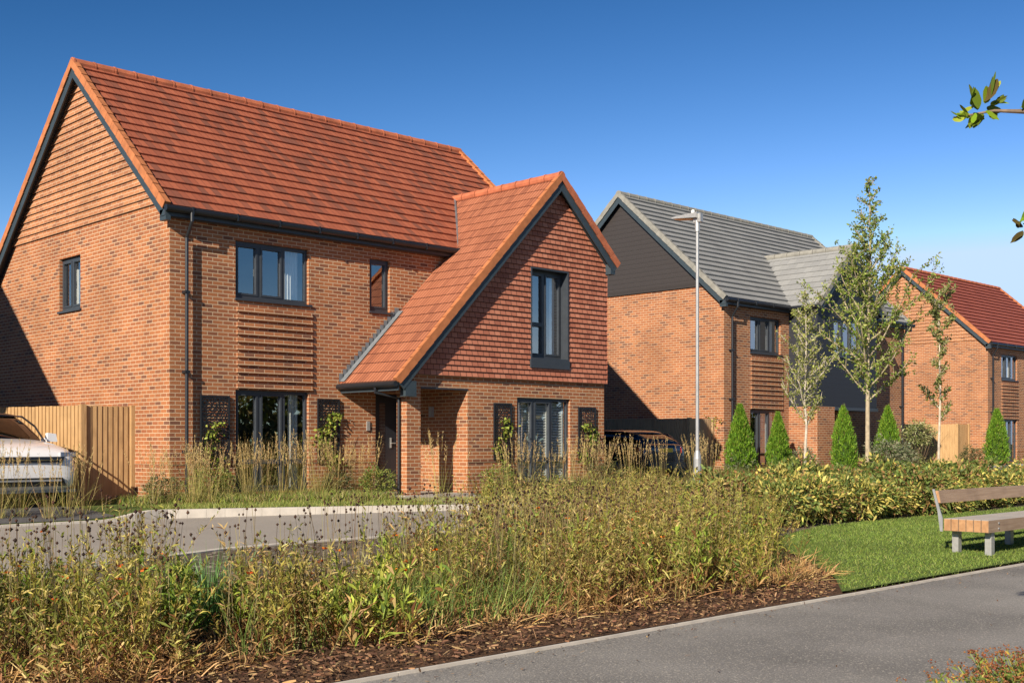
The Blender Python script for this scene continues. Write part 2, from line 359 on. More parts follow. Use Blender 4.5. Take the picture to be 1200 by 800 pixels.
def rake_g(parent, P, Q, o, tilemat, seg=.3, board=.16):
    """bargeboard and verge units from eave end P up to apex Q, mitred at the apex; o = outward unit vector"""
    p, q, o = Vector(P), Vector(Q), Vector(o); d = q-p; L = d.length; d.normalize(); h = Vector((d.x, d.y, 0)).normalized(); up = (h*-d.z+UP*d.dot(h))
    cut = lambda t: q-up*t-d*(t*d.z/d.dot(h))          # point t below the rake line, on the vertical through the apex
    def strip(mb, t0, t1, o0, o1):
        a, b, c, e = p-up*t1, cut(t1), cut(t0), p-up*t0
        mb.hexa([a+o*o0, b+o*o0, b+o*o1, a+o*o1, e+o*o0, c+o*o0, c+o*o1, e+o*o1])
    mb = MB(); n = max(1, int(L/seg))
    for k in range(n):
        a = p+d*(k*L/n+.004); b = p+d*((k+1)*L/n-.005)
        mb.beam(a-up*.05, b-up*.062, -o*.11, up*(.05+.062)); 
        if k < n-1: mb.beam(a-up*.09, b-up*.10, o*.022, up*.16)
    strip(mb, -.055, .085, .001, .019)
    mb.build('verge_tile', tilemat, parent)
    mb = MB(); strip(mb, .09, .09+board, -.042, -.012); mb.build('bargeboard', 'barge', parent)
def rake(parent, x, y0, z0, y1, z1, sgn, tilemat): rake_g(parent, (x, y0, z0), (x, y1, z1), (sgn, 0, 0), tilemat)
def rake_x(parent, y, x0, z0, x1, z1, tilemat): rake_g(parent, (x0, y, z0), (x1, y, z1), (0, -1, 0), tilemat)
def ridge_run(parent, p, q, mat):
    p, q = Vector(p), Vector(q); d = (q-p); L = d.length; n = int(L/.45); d.normalize(); mb = MB()
    for k in range(n):
        a = p+d*(k*L/n); b = p+d*((k+1)*L/n-.012); mb.tube([a, a+d*.04, a+d*.045, b], [.118, .118, .108, .108], 12)
    mb.build('ridge_tile', mat, parent)

def house_shell(name, label, loc, L, hd, roofmat, ridgemat, vergemat, holes_f, corbel=True, gable_holes=(), brick='brick', no_wall_front=None, back=0.):
    h = thing(name, label, 'house', loc); D = 2*hd+back
    rz = EV+SLP*(hd+.17)                        # ridge height (tile top)
    EB = EV-SLP*back                             # rear eave
    rl = lambda y: EV+SLP*(min(y, 2*hd-y)+.17)-.17  # underside of roof over y
    F = Fr((0, 0, 0), (0, -1, 0)); G = Fr((0, 0, 0), (-1, 0, 0)); B = Fr((L, D, 0), (0, 1, 0)); G2 = Fr((L, D, 0), (1, 0, 0))
    mb = MB()
    if no_wall_front is None: wall(mb, F, 0, L, -.4, EV-.12, holes_f)
    else:
        for (x0, x1) in no_wall_front: wall(mb, F, x0, x1, -.4, EV-.12, [q for q in holes_f if q[0] >= x0 and q[1] <= x1])
    wall(mb, B, 0, L, -.4, EB-.12)
    gh = [(-h_[1], -h_[0], h_[2], h_[3]) for h_ in gable_holes]      # given in y; G runs to -y
    wall(mb, G, -2*hd, 0, -.4, EV-.12, gh); wall(mb, G2, back, D, -.4, EV-.12)
    if back:
        mb.face([G.p(-D, -.4), G.p(-2*hd, -.4), G.p(-2*hd, EV-.12), G.p(-D, EB-.12)]); mb.face([G2.p(0, -.4), G2.p(back, -.4), G2.p(back, EV-.12), G2.p(0, EB-.12)])
    if not corbel == 'siding':
        for fr, f in ((G, lambda y: -y), (G2, lambda y: D-y)):
            mb.face([fr.p(f(0), EV-.12), fr.p(f(2*hd), EV-.12), fr.p(f(hd), rl(hd))] if fr is G else [fr.p(f(2*hd), EV-.12), fr.p(f(0), EV-.12), fr.p(f(hd), rl(hd))])
    mb.build('wall', brick, h)
    if corbel == 'siding':
        zs = 4.95+1.1; mb = MB(); ys = (zs+.17-EV)/SLP-.17
        for fr, f in ((G, lambda y: -y), (G2, lambda y: D-y)):
            w2 = MB(); mb = MB(); w2.face([fr.p(f(0), EV-.12), fr.p(f(D), EV-.12), fr.p(f(D-ys), zs), fr.p(f(ys), zs)])
            mb.face([fr.p(f(ys), zs, .02), fr.p(f(D-ys), zs, .02), fr.p(f(hd), rl(hd), .02)]); w2.build('wall', brick, h); mb.build('gable_boarding', 'siding', h)
        fr = G; mb = MB()
        G.box(mb, -(D-ys)-.1, -ys+.1, zs-.12, zs+.03, .003, .05); mb.build('gable_trim', 'siding', h)
    elif corbel:
        mb = MB(); z = 5.625
        while z < rl(hd)-.2:
            z2 = z+.15; f = lambda q: max(0, (q+.17-EV)/SLP-.17)
            ya, yb = f(z), f(z2)
            P = G.p; o_ = .04
            a0, a1, b0, b1 = -(2*hd-ya), -ya, -(2*hd-yb), -yb
            mb.face([P(a0, z, o_), P(a1, z, o_), P(b1, z2, .004), P(b0, z2, .004)]); mb.face([P(a0, z, .001), P(a1, z, .001), P(a1, z, o_), P(a0, z, o_)])
            z = z2
        mb.build('corbelled_gable', 'brick_orange' if brick == 'brick' else brick, h)
    # band course
    mb = MB(); segs = [(0, L)] if no_wall_front is None else no_wall_front
    for (x0, x1) in segs:
        xs = sorted([x0-(.012 if x0 == 0 else 0), x1]+[v for q in holes_f if q[2] < .6 and q[0] >= x0 and q[1] <= x1 for v in (q[0], q[1])])
        for k in range(0, len(xs), 2): mb = MB(); F.box(mb, xs[k], xs[k+1], .675, .75, .001, .014); mb.build('band_course', brick, h)
    mb = MB(); G.box(mb, -D, .012, .675, .75, .001, .014); mb.build('band_course', brick, h)
    # roof
    sl = Vector((0, 1, SLP)).normalized(); S = (hd+.17)*math.sqrt(1+SLP**2); ov = .2
    mb = MB(); th_ = .042 if roofmat == 'roof_red' else .06
    tiles(mb, (0, -.17, EV-.03), (1, 0, 0), sl, S, .30, lambda s: (-ov+.09, L+ov-.09), th_)
    tiles(mb, (0, D+.17, EB-.03), (1, 0, 0), Vector((0, -1, SLP)).normalized(), S+back*math.sqrt(1+SLP**2), .30, lambda s: (-ov+.09, L+ov-.09), th_)
    rf = mb.build('roof', roofmat, h)
    ridge_run(h, (-ov, hd, rz-.03), (L+ov, hd, rz-.03), ridgemat)
    for sx, s in ((-ov, -1), (L+ov, 1)):
        rake(h, sx, -.19, EV-.02, hd, rz, s, vergemat); rake(h, sx, D+.19, EB-.02, hd, rz, s, vergemat)
    # underside of the roof (felt/soffit) closes the shell
    mb = MB()
    for (ya, yb, ze) in ((-.15, hd, EV), (D+.15, hd, EB)):
        mb.face([(-ov+.02, ya, ze-.13), (L+ov-.02, ya, ze-.13), (L+ov-.02, yb, rz-.17), (-ov+.02, yb, rz-.17)])
    for ya, yb, ze in ((-.2, 0, EV), (D, D+.2, EB)): mb.face([(-ov, ya, ze-.22), (L+ov, ya, ze-.22), (L+ov, yb, ze-.22), (-ov, yb, ze-.22)])
    mb.build('soffit', 'soffit', h)
    mb = MB()
    for sx in (-ov+.012, L+ov-.012-.1):       # boxed eave ends
        mb = MB(); mb.box((sx, -.21, EV-.30), (sx+.1, .02, EV-.10)); mb.build('eave_box', 'barge', h)
    mb = MB(); mb.box((-ov, -.20, EV-.22), (L+ov, -.17, EV-.05)); mb.build('fascia', 'anthracite', h)
    mb = MB(); mb.tube([(-ov-.02, -.27, EV-.09), (L+ov+.02, -.27, EV-.09)], .062, 12)
    for x in np.arange(.3, L, .95): mb.box((x, -.337, EV-.158), (x+.03, -.2, EV-.02))
    mb.build('gutter', 'black_plastic', h)
    # inner partition so that the rooms read as rooms
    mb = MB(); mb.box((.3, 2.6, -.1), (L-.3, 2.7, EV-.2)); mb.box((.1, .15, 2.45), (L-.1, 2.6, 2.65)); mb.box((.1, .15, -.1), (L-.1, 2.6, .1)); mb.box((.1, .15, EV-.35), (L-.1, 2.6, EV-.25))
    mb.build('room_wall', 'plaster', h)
    return h, F, G

def trellis(parent, fr, a0, a1, z0, z1):
    mb = MB(); o0, o1 = .03, .045
    for (x0, x1, y0, y1) in ((a0, a1, z0, z0+.03), (a0, a1, z1-.03, z1), (a0, a0+.03, z0+.03, z1-.03), (a1-.03, a1, z0+.03, z1-.03)): fr.box(mb, x0, x1, y0, y1, .02, .05)
    r = random.Random(int(a0*100))
    w_, h_ = a1-a0-.06, z1-z0-.06; n = int(w_/.055); m = int(h_/.055)
    for i in range(n):                         # cut-metal lattice: short slanted bars
        for j in range(m):
            x, z = a0+.03+w_*(i+.5)/n, z0+.03+h_*(j+.5)/m; t = r.choice((.5, -.6, 1.1)); dx, dz = math.cos(t)*.036, math.sin(t)*.036
            tx, tz = -math.sin(t)*.014, math.cos(t)*.014
            mb.face([fr.p(x-dx-tx, z-dz-tz, .04), fr.p(x+dx-tx, z+dz-tz, .04), fr.p(x+dx+tx, z+dz+tz, .04), fr.p(x-dx+tx, z-dz+tz, .04)])
    mb.build('trellis_panel', 'black_plastic', parent)

# ================================================================== ground
def rise(x): return .006*max(0., x-22)
def KF(x): return float(np.interp(x, [-20, 8.7, 9.3, 10.5, 12.5, 14.5, 17, 21, 26, 32, 44, 80], [17.5, 17.6, 17.7, 17.35, 16.75, 16.1, 15.6, 15.3, 16.7, 18.2, 20.0, 24]))
def KN(x): return float(np.interp(x, [-20, 2, 4.3, 5.2, 7.5, 20, 30, 44, 80], [10.9, 11.1, 11.4, 11.55, 12.3, 12.35, 13.1, 15.4, 20]))
def soil_z(x, y): return .015+.15*min(1, max(0, (y-5.7)/6.4))+rise(x)
def verge_z(x, y):
    z = .25+.07*min(1, max(0, (y-15.5)/2.5))+rise(x); k = min(1, max(0, (8.9-x)/.6))     # the strip before the drive ramps down to the road
    return z*(1-k)+k*(.19+.13*min(1, max(0, (y-17.5)/1.4)))
def ZG(x, y):
    if y < 5.65: return 0.
    if y < KN(x): return soil_z(x, y)
    if y < KF(x): return .175+rise(x)
    return verge_z(x, y)
def sheet(name, mat, xs, y0f, y1f, ny, zf, kind='structure'):
    mb = MB(); V = [[(x, (y0f(x)*(1-j/ny)+y1f(x)*j/ny)) for j in range(ny+1)] for x in xs]
    for i in range(len(xs)-1):
        for j in range(ny):
            q = [V[i][j], V[i+1][j], V[i+1][j+1], V[i][j+1]]; mb.face([(a, b, zf(a, b)) for a, b in q], [q_ for q_ in q], True)
    o = mb.build(name, mat, merge=True); o['kind'] = kind; return o
mb = MB(); mb.face([(-900, -900, -.12), (1500, -900, -.12), (1500, 1500, -.12), (-900, 1500, -.12)]); mb.build('ground', 'far_ground')['kind'] = 'structure'
X = [-20+k*1.0 for k in range(101)]
sheet('planting_bed', 'gravel', X, lambda x: 5.6, lambda x: KN(x)+.02, 8, soil_z)
sheet('mulch_strip', 'mulch_ground', [-6+k*.5 for k in range(45)], lambda x: 5.63, lambda x: 8.6+.3*math.sin(x), 5, lambda x, y: soil_z(x, y)+.006)
sheet('road', 'road', X, lambda x: KN(x)-.02, lambda x: KF(x)+.02, 4, lambda x, y: .175+rise(x))
sheet('front_garden', 'lawn', [-20+k*.5 for k in range(201)], KF, lambda x: 60., 30, verge_z)
sheet('path', 'asphalt', [-20+k*4 for k in range(26)], lambda x: 2.62, lambda x: 5.6, 2, lambda x, y: 0.)
sheet('near_verge', 'soil', [-20+k*4 for k in range(26)], lambda x: -6., lambda x: 2.6, 2, lambda x, y: .01)
def LX(y): return float(np.interp(y, [5.6, 6.2, 7.2, 8.4, 9.1, 9.6], [9.7, 10.6, 11.7, 12.9, 14.2, 16.0]))
mb = MB(); ys = [5.625+k*.2825 for k in range(15)]
for j in range(14):
    for i in range(30):
        P = lambda jj, ii: (LX(ys[jj])+(42-LX(ys[jj]))*ii/30, ys[jj])
        q = [P(j, i), P(j, i+1), P(j+1, i+1), P(j+1, i)]; mb.face([(a, b, soil_z(a, b)+.03) for a, b in q], q, True)
mb.build('lawn', 'lawn')['kind'] = 'structure'
def kerb_line(name, mat, f, xs, w_, top, depth, zf=None):
    mb = MB()
    for x0, x1 in zip(xs[:-1], xs[1:]):
        x1 -= .006; zs = [zf(x0, f(x0)), zf(x1, f(x1))]
        p = [(x0, f(x0), zs[0]-depth), (x1, f(x1), zs[1]-depth), (x1, f(x1)+w_, zs[1]-depth), (x0, f(x0)+w_, zs[0]-depth)]
        mb.hexa(p+[(a, b, z+depth+top) for a, b, z in p])
    mb.build(name, mat)['kind'] = 'structure'
XX = [-18+k*.9 for k in range(100)]
kerb_line('far_kerb', 'stone', lambda x: KF(x)-.06, [5.15+k*.3 for k in range(26)]+[12.95+k*.9 for k in range(66)], .14, .012, .3, verge_z)
kerb_line('near_kerb', 'stone', lambda x: KN(x)-.06, XX, .14, .016, .2, soil_z)
kerb_line('path_edging', 'stone', lambda x: 5.592+.006*math.sin(x*1.7), XX, .028, .02, .2, lambda x, y: 0.)
kerb_line('near_path_edging', 'stone', lambda x: 2.58, XX, .05, .018, .2, lambda x, y: 0.)
# drive beside the first house and the one between the houses, path to the porch
sheet('driveway', 'drive', [2+k*.5 for k in range(14)], lambda x: KF(x)+.12, lambda x: 34., 34, lambda x, y: verge_z(x, y)+.008)
sheet('second_driveway', 'drive', [22.3+k*.5 for k in range(11)], lambda x: KF(x)+.1, lambda x: 34., 14, lambda x, y: verge_z(x, y)+.008)
sheet('porch_path', 'slab', [14.3+k*.3 for k in range(8)], lambda x: KF(x)+.1, lambda x: 18.4, 4, lambda x, y: verge_z(x, y)+.02)

# ================================================================== house 1
H1 = (10.73, 20.17, .32); L1 = 10.45; HD1 = 3.8
hz = lambda z: z+1.1                            # eye height -> house height
WT, WB, LT, LB = hz(3.95), hz(2.82), hz(1.03), .12
holes = [(1.40, 3.11, WB, WT), (4.67, 5.22, WB, WT), (1.40, 3.11, LB, LT), (4.83, 6.0, .05, hz(1.05))]
h1, F, G = house_shell('brick_house', 'large red brick house with orange tiled roof, tile-hung front wing and porch, nearest the camera', H1, L1, HD1, 'roof_red', 'ridge', 'verge', holes, True, [(3.83, 4.88, WB, WT)], back=1.6)
window(h1, F, 1.40, 3.11, WB, WT, curtain=[(.72, .95)])
window(h1, F, 4.67, 5.22, WB, WT, lights=1)
window(h1, F, 1.40, 3.11, LB, LT, rail=.55, curtain=[(.80, .95)], sill=False)
window(h1, Fr((0, 0, 0), (-1, 0, 0)), -4.88, -3.83, WB, WT, lights=2, curtain=[(.02, .35), (.7, .98)])
corbels_front(h1, F, 1.42, 3.18, LT+.03, 11)
fr = F; mb = MB(); fr.box(mb, 4.86, 5.97, .05, hz(1.05)-.01, -.12, -.07); d_ = mb.build('door', 'door', h1)
mb = MB(); mb.face([fr.p(4.98, .25, -.062), fr.p(5.14, .25, -.062), fr.p(5.14, 1.95, -.062), fr.p(4.98, 1.95, -.062)]); mb.build('pane', 'glass', d_)
mb = MB(); mb.tube([fr.p(5.28, 1.08, -.03), fr.p(5.40, 1.08, -.03)], .012, 8); mb.box(fr.p(5.27, .98, -.062), fr.p(5.31, 1.2, -.045)); mb.build('handle', 'steel', d_)
trellis(h1, F, .62, 1.25, .68, hz(.90)); trellis(h1, F, 3.30, 3.86, .68, hz(.90))
downpipe(h1, .30, 0, EV-.12)
mb = MB(); mb.box((4.58, -.03, 1.35), (4.66, -.002, 1.55)); mb.build('doorbell_box', 'steel', h1)
# --- the wing (local coords): brick front y=-1.72, x 4.30..10.32
WY = -1.72; WX0, WX1 = 4.30, 10.32; PX = 5.95; AP = (8.60, hz(6.03)); EVX = 3.88; EVZ = hz(1.25); RX = 10.52; RZ = hz(4.25)
W = Fr((0, WY, 0), (0, -1, 0)); ZT = hz(1.38)
mb = MB()
wh = [(7.42, 9.14, LB, hz(.99))]
wall(mb, W, PX, WX1, -.4, ZT, wh)
wall(mb, W, WX0, PX, hz(1.12), ZT)                        # brickwork over the porch opening
mb.box((WX0, WY+.001, -.4), (WX0+.36, WY+.33, ZT-.002))           # corner pier
wall(mb, Fr((PX, 0, 0), (-1, 0, 0)), 0, -WY, -.4, ZT)                    # porch side wall
wall(mb, Fr((WX1, WY, 0), (1, 0, 0)), 0, -WY, -.4, hz(4.1))                    # right flank
mb.build('wing_wall', 'brick', h1)
mb = MB(); mb.box((EVX+.1, WY+.02, hz(1.18)), (PX, -.002, hz(1.22))); mb.build('porch_ceiling', 'soffit', h1)
mb = MB(); mb.box((WX0+.36, WY-.012, hz(1.10)), (PX, WY+.1, hz(1.13))); mb.build('lintel', 'anthracite', h1)
mb = MB(); mb.box((WX0-.2, WY-.2, -.3), (PX, -.002, .03)); mb.build('porch_step', 'slab', h1)
mb = MB(); P_ = Fr((PX, 0, 0), (-1, 0, 0)); P_.box(mb, .55, .63, hz(.55), hz(.78), .003, .09); mb.build('porch_lamp', 'steel', h1)
mb = MB(); W.box(mb, PX-.012, 7.42, .675, .75, .001, .014); mb.build('band_course', 'brick', h1); mb = MB(); W.box(mb, 9.14, WX1, .675, .75, .001, .014); mb.build('band_course', 'brick', h1)
# tile hanging with the window opening
UW = (7.78, 9.00, hz(1.86), hz(3.9))
zr = lambda x: (AP[1]-.22-(AP[0]-x)*1.013) if x < AP[0] else (AP[1]-.22-(x-AP[0])*.96)
mb = MB(); z = ZT; g_ = .115; k = 0
while z < AP[1]-.4:
    z2 = z+g_
    fl = lambda q: max(WX0+.02, AP[0]-(AP[1]-.22-q)/1.013); frr = lambda q: min(WX1+.04, AP[0]+(AP[1]-.22-q)/.96)
    parts = [(fl(z), frr(z), fl(z2), frr(z2))]
    if z2 > UW[2]+.01 and z < UW[3]-.01: parts = [(fl(z), UW[0], fl(z2), UW[0]), (UW[1], frr(z), UW[1], frr(z2))]
    for (a0, a1, b0, b1) in parts:
        zz0, zz1 = z, z2
        sh = (k % 2)*.0825; u_ = [(a0+sh*0, z-ZT+k*0), (a1, z-ZT), (b1, z2-ZT), (b0, z2-ZT)]
        mb.face([W.p(a0, z, .075), W.p(a1, z, .075), W.p(b1, z2, .05), W.p(b0, z2, .05)], u_)
        mb.face([W.p(a0, z, .045), W.p(a1, z, .045), W.p(a1, z, .075), W.p(a0, z, .075)], [(a0, .05), (a1, .05), (a1, .06), (a0, .06)])
    z = z2; k += 1
mb.face([W.p(WX0, ZT, .0), W.p(WX1+.04, ZT, .0), W.p(WX1+.04, ZT, .07), W.p(WX0, ZT, .07)])
mb.face([W.p(WX1+.04, ZT, 0), W.p(WX1+.04, ZT, .07), W.p(WX1+.04, hz(4.1), .07), W.p(WX1+.04, hz(4.1), 0)])
mb.build('tile_hanging', 'tile_hung', h1)
mb = MB(); a0, a1, z0, z1 = UW                            # deep metal surround of the upper window
W.box(mb, a0, a0+.03, z0, z1, -.2, .085); W.box(mb, a1-.03, a1, z0, z1, -.2, .085); W.box(mb, a0+.03, a1-.03, z1-.03, z1, -.2, .085); W.box(mb, a0-.02, a1+.02, z0-.2, z0, .03, .10)
W.box(mb, a0+.03, a1-.03, z0, z0+.03, -.2, .085)
mb.build('window_surround', 'anthracite', h1)
w_ = window(h1, W, a0+.03, a1-.03, z0+.03, z1-.03, rec=.13, lights=2, curtain=[(.82, .96)], sill=False, handles=False)
mb = MB(); W.box(mb, a0+.08, a0+.55, z0+.75, z0+.84, -.18, -.10); mb.build('transom', 'anthracite', w_)
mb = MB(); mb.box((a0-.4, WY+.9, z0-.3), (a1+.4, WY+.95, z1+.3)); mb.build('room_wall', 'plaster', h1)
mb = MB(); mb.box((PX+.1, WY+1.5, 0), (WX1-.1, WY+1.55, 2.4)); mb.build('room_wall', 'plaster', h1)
window(h1, W, 7.42, 9.14, LB, hz(.99), rail=.55, blinds=True, sill=False)
trellis(h1, W, 6.68, 7.22, .72, hz(.85)); trellis(h1, W, 9.38, 9.98, .72, hz(.82))
# wing roof, rows run along y
YF = WY-.25
sm = lambda z: (z-EV)/SLP-.17+.05                          # where the main roof reaches height z
sl = Vector((AP[0]-EVX, 0, AP[1]-EVZ)); S = sl.length; sl.normalize(); mb = MB()
def extL(s):
    z = EVZ+sl.z*s
    return (YF+.09, -.004 if z < EV-.25 else max(-.15, sm(z))+.12)
tiles(mb, (EVX, 0, EVZ-.03), (0, 1, 0), sl, S, .30, extL, .016)
sr = Vector((AP[0]-RX, 0, AP[1]-RZ)); SR = sr.length; sr.normalize()
tiles(mb, (RX, 0, RZ-.03), (0, 1, 0), sr, SR, .30, lambda s: (YF+.09, max(-.15, sm(RZ+sr.z*s))+.12), .016)
mb.build('wing_roof', 'roof_wing', h1)
ridge_run(h1, (AP[0], YF, AP[1]-.02), (AP[0], sm(AP[1])+.1, AP[1]-.02), 'ridge')
rake_x(h1, YF, EVX-.02, EVZ-.02, AP[0], AP[1], 'verge'); rake_x(h1, YF, RX+.05, RZ-.05, AP[0], AP[1], 'ridge')
mb = MB(); mb.face([(EVX+.02, YF+.03, EVZ-.14), (AP[0], YF+.03, AP[1]-.17), (AP[0], -.01, AP[1]-.17), (EVX+.02, -.01, EVZ-.14)])
mb.face([(RX, YF+.03, RZ-.14), (AP[0], YF+.03, AP[1]-.17), (AP[0], -.01, AP[1]-.17), (RX, -.01, RZ-.14)]); mb.build('soffit', 'soffit', h1)
mb = MB(); mb.box((WX0-.22, YF+.02, EVZ-.33), (WX0+.06, YF+.19, EVZ-.02)); mb.build('eave_box', 'barge', h1); mb = MB(); mb.box((WX1-.02, YF+.02, RZ-.28), (WX1+.14, YF+.19, RZ-.04)); mb.build('eave_box', 'barge', h1)
mb = MB(); mb.tube([(EVX-.05, YF+.02, EVZ-.09), (EVX-.05, -.02, EVZ-.09)], .06, 12); mb.build('gutter', 'black_plastic', h1)
mb = MB(); mb.box((EVX+.02, YF+.04, EVZ-.22), (EVX+.05, -.01, EVZ-.06)); mb.build('fascia', 'barge', h1)
mb = MB(); mb.tube([(EVX-.05, -1.28, EVZ-.12), (EVX-.05, -1.28, EVZ-.24), (WX0-.05, -1.52, EVZ-.36), (WX0-.05, -1.52, .05)], .034, 10); mb.build('downpipe', 'black_plastic', h1)
# lead flashing where wing roof meets the wall, stepped
mb = MB(); n = 16
for k in range(n):
    t0, t1 = k/n, (k+1)/n; x0 = EVX+(5.2-.9-EVX+3.1)*t0*.44*1.02; x1 = EVX+(5.2-.9-EVX+3.1)*t1*.44*1.02
    z0 = EVZ+(x0-EVX)*1.013; z1 = EVZ+(x1-EVX)*1.013
    if z1 > EV-.15: break
    mb.face([(x0-.02, -.012, z0-.0), (x1+.0, -.012, z1+.0), (x1, -.012, z1+.09), (x0-.02, -.012, z1+.09)])
    mb.face([(x0, -.16, z0+.022), (x1, -.16, z1+.022), (x1, -.008, z1+.03), (x0, -.008, z0+.03)])
mb.build('flashing', 'lead', h1)
xv = AP[0]-(AP[1]-EV-.1)/1.013
mb = MB(); mb.beam((xv-.02, -.19, EV+.0), (AP[0]-.02, sm(AP[1])-.06, AP[1]+.0), (-.05, 0, 0), (0, -.012, .02)); mb.build('valley_trim', 'lead', h1)

# ================================================================== house 2 (grey roof)
H2 = (29.6, 21.1, .32); L2 = 11.4
holes = [(1.40, 3.11, WB, WT), (1.40, 3.11, LB, LT), (5.3, 6.3, .05, hz(1.05))]
h2, F, G = house_shell('brick_house', 'detached brick house with grey tiled roof and dark boarded gable, middle of the row', H2, L2, 4.05, 'roof_grey', 'ridge_grey', 'ridge_grey', holes, 'siding')
window(h2, F, 1.40, 3.11, WB, WT, curtain=[(.72, .95)]); window(h2, F, 1.40, 3.11, LB, LT, rail=.55, curtain=[(.5, .95)], sill=False)
corbels_front(h2, F, 1.42, 3.18, LT+.03, 11); downpipe(h2, .30, 0, EV-.12); downpipe(h2, L2-.35, 0, EV-.12)
mb = MB(); F.box(mb, 5.32, 6.28, .05, hz(1.05)-.01, -.12, -.07); d_ = mb.build('door', 'door', h2)
mb = MB(); mb.face([F.p(5.45, .3, -.062), F.p(5.65, .3, -.062), F.p(5.65, 1.95, -.062), F.p(5.45, 1.95, -.062)]); mb.build('pane', 'glass', d_)
wx0, wx1, wy = 3.6, 7.4, -1.05; cz = hz(1.15); ap2 = (5.5, 7.55)
W2 = Fr((0, wy, 0), (0, -1, 0)); mb = MB()
wall(mb, W2, wx0, wx0+1.05, -.4, cz); wall(mb, Fr((wx0, 0, 0), (-1, 0, 0)), 0, -wy, -.4, cz); wall(mb, Fr((wx0+1.05, wy, 0), (1, 0, 0)), 0, -wy, -.4, cz)
mb.build('wing_wall', 'brick', h2)
mb = MB(); wz = [(wx0+1.0, wx0+2.8, WB, WT+.1)]
wall(mb, W2, wx0, wx1, cz+.002, EV-.12, wz); mb.face([W2.p(wx0, EV-.12), W2.p(wx1, EV-.12), W2.p(ap2[0], ap2[1]-.2)])
wall(mb, Fr((wx0, 0, 0), (-1, 0, 0)), 0, -wy, cz+.002, EV-.12); wall(mb, Fr((wx1, wy, 0), (1, 0, 0)), 0, -wy, cz+.002, EV-.12)
mb.build('cladding', 'cladding', h2)
window(h2, W2, *wz[0], curtain=[(.05, .3)])
mb = MB(); mb.box((wx0+1.05, wy-.03, cz-.10), (wx1+.05, 0, cz)); mb.build('porch_canopy', 'anthracite', h2)
yf = wy-.22; s2 = (ap2[1]-EV)/(ap2[0]-(wx0-.22))
sm2 = lambda z: (z-EV)/SLP-.17+.12
for sgn, xe in ((1, wx0-.22), (-1, wx1+.22)):
    v_ = Vector((ap2[0]-xe, 0, ap2[1]-EV)); S_ = v_.length; v_.normalize(); mb = MB()
    tiles(mb, (xe, 0, EV-.03), (0, 1, 0), v_, S_, .30, lambda s: (yf+.09, sm2(EV+v_.z*s)))
    mb.build('wing_roof', 'roof_grey', h2)
    rake_x(h2, yf, xe, EV-.02, ap2[0], ap2[1], 'ridge_grey')
    mb = MB(); mb.tube([(xe-.06*sgn, yf, EV-.09), (xe-.06*sgn, -.2, EV-.09)], .06, 10); mb.build('gutter', 'black_plastic', h2)
ridge_run(h2, (ap2[0], yf, ap2[1]-.02), (ap2[0], sm2(ap2[1]), ap2[1]-.02), 'ridge_grey')

# ================================================================== house 3 (far right) and the one beyond the left edge
H3 = (51.05, 22.35, .32)
holes = [(1.40, 3.11, WB, WT), (1.40, 3.11, LB+.1, LT)]
h3, F, G = house_shell('brick_house', 'far brick house with dark red tiled roof and corbelled gable at right edge', H3, 10.2, 3.95, 'roof_far_red', 'ridge', 'verge', holes, True)
window(h3, F, 1.40, 3.11, WB, WT, curtain=[(.7, .95)]); window(h3, F, 1.40, 3.11, LB+.1, LT, curtain=[(.2, .6)], sill=False)
corbels_front(h3, F, 1.42, 3.18, LT+.03, 11); downpipe(h3, .30, 0, EV-.12)
h0, F, G = house_shell('brick_house', 'neighbouring brick house beyond the left edge, casting shadow on the nearest gable', (-8.0, 21.6, .32), 10.4, 3.8, 'roof_red', 'ridge', 'verge', [], False)

# ================================================================== fences
def fence(label, pts, ztop, mat='fence', z0=None):
    t = thing('wooden_fence', label, 'fence', (pts[0][0], pts[0][1], 0))
    o = Vector((pts[0][0], pts[0][1], 0))
    for (p, q) in zip(pts[:-1], pts[1:]):
        p = Vector((*p, 0))-o; q = Vector((*q, 0))-o; d = (q-p); L = d.length; d.normalize(); n = d.cross(UP)
        if n.x*1+n.y*.5 > 0: n = -n
        mb = MB(); k = 0; a = 0.
        while a < L-.02:
            b = min(L, a+.105); za = ztop-.01+random.random()*.012; g = .012
            P = lambda s, z, h: p+d*s+UP*z+n*h
            z0 = ZG(*(p+o+d*a).xy)-.05
            A, B_ = [P(a, z0, .0), P(b-.002, z0, .0), P(b-.002, z0, .008), P(a, z0, .024)], [P(a, za, .0), P(b-.002, za, .0), P(b-.002, za, .008), P(a, za, .024)]
            k = len(mb.v); u0 = random.random()*9
            for qd in ((0, 1, 2, 3), (4, 5, 6, 7), (0, 1, 5, 4), (1, 2, 6, 5), (2, 3, 7, 6), (3, 0, 4, 7)):
                pp = A+B_; pts_ = [pp[i] for i in qd]; mb.face(pts_, [(u0+(pt-p).dot(d), pt.z) for pt in pts_])
            a = b
        mb.build('boards', mat, t)
        for s in (0, L): 
            mb = MB(); c = p+d*s+n*.01; zz = ZG(*(c+o).xy)
            mb.box((c.x-.05, c.y-.05, zz-.1), (c.x+.05, c.y+.05, ztop+.02)); mb.build('post', mat, t)
    return t
fence('tall close-board timber fence beside the nearest gable, behind the white car', [(10.70, 21.6), (9.7, 21.6), (8.9, 24.6), (8.3, 30)], 2.12)
fence('shaded close-board fence behind the dark parked car', [(29.55, 21.5), (28.4, 21.5), (27.75, 24.6), (26.6, 30)], 2.14, 'fence_dark')
fence('pale sunlit fence beside the far brick house with the clipped standard tree before it', [(51.0, 23.2), (49.9, 23.2), (48.9, 26.0), (48.2, 31)], 2.22)

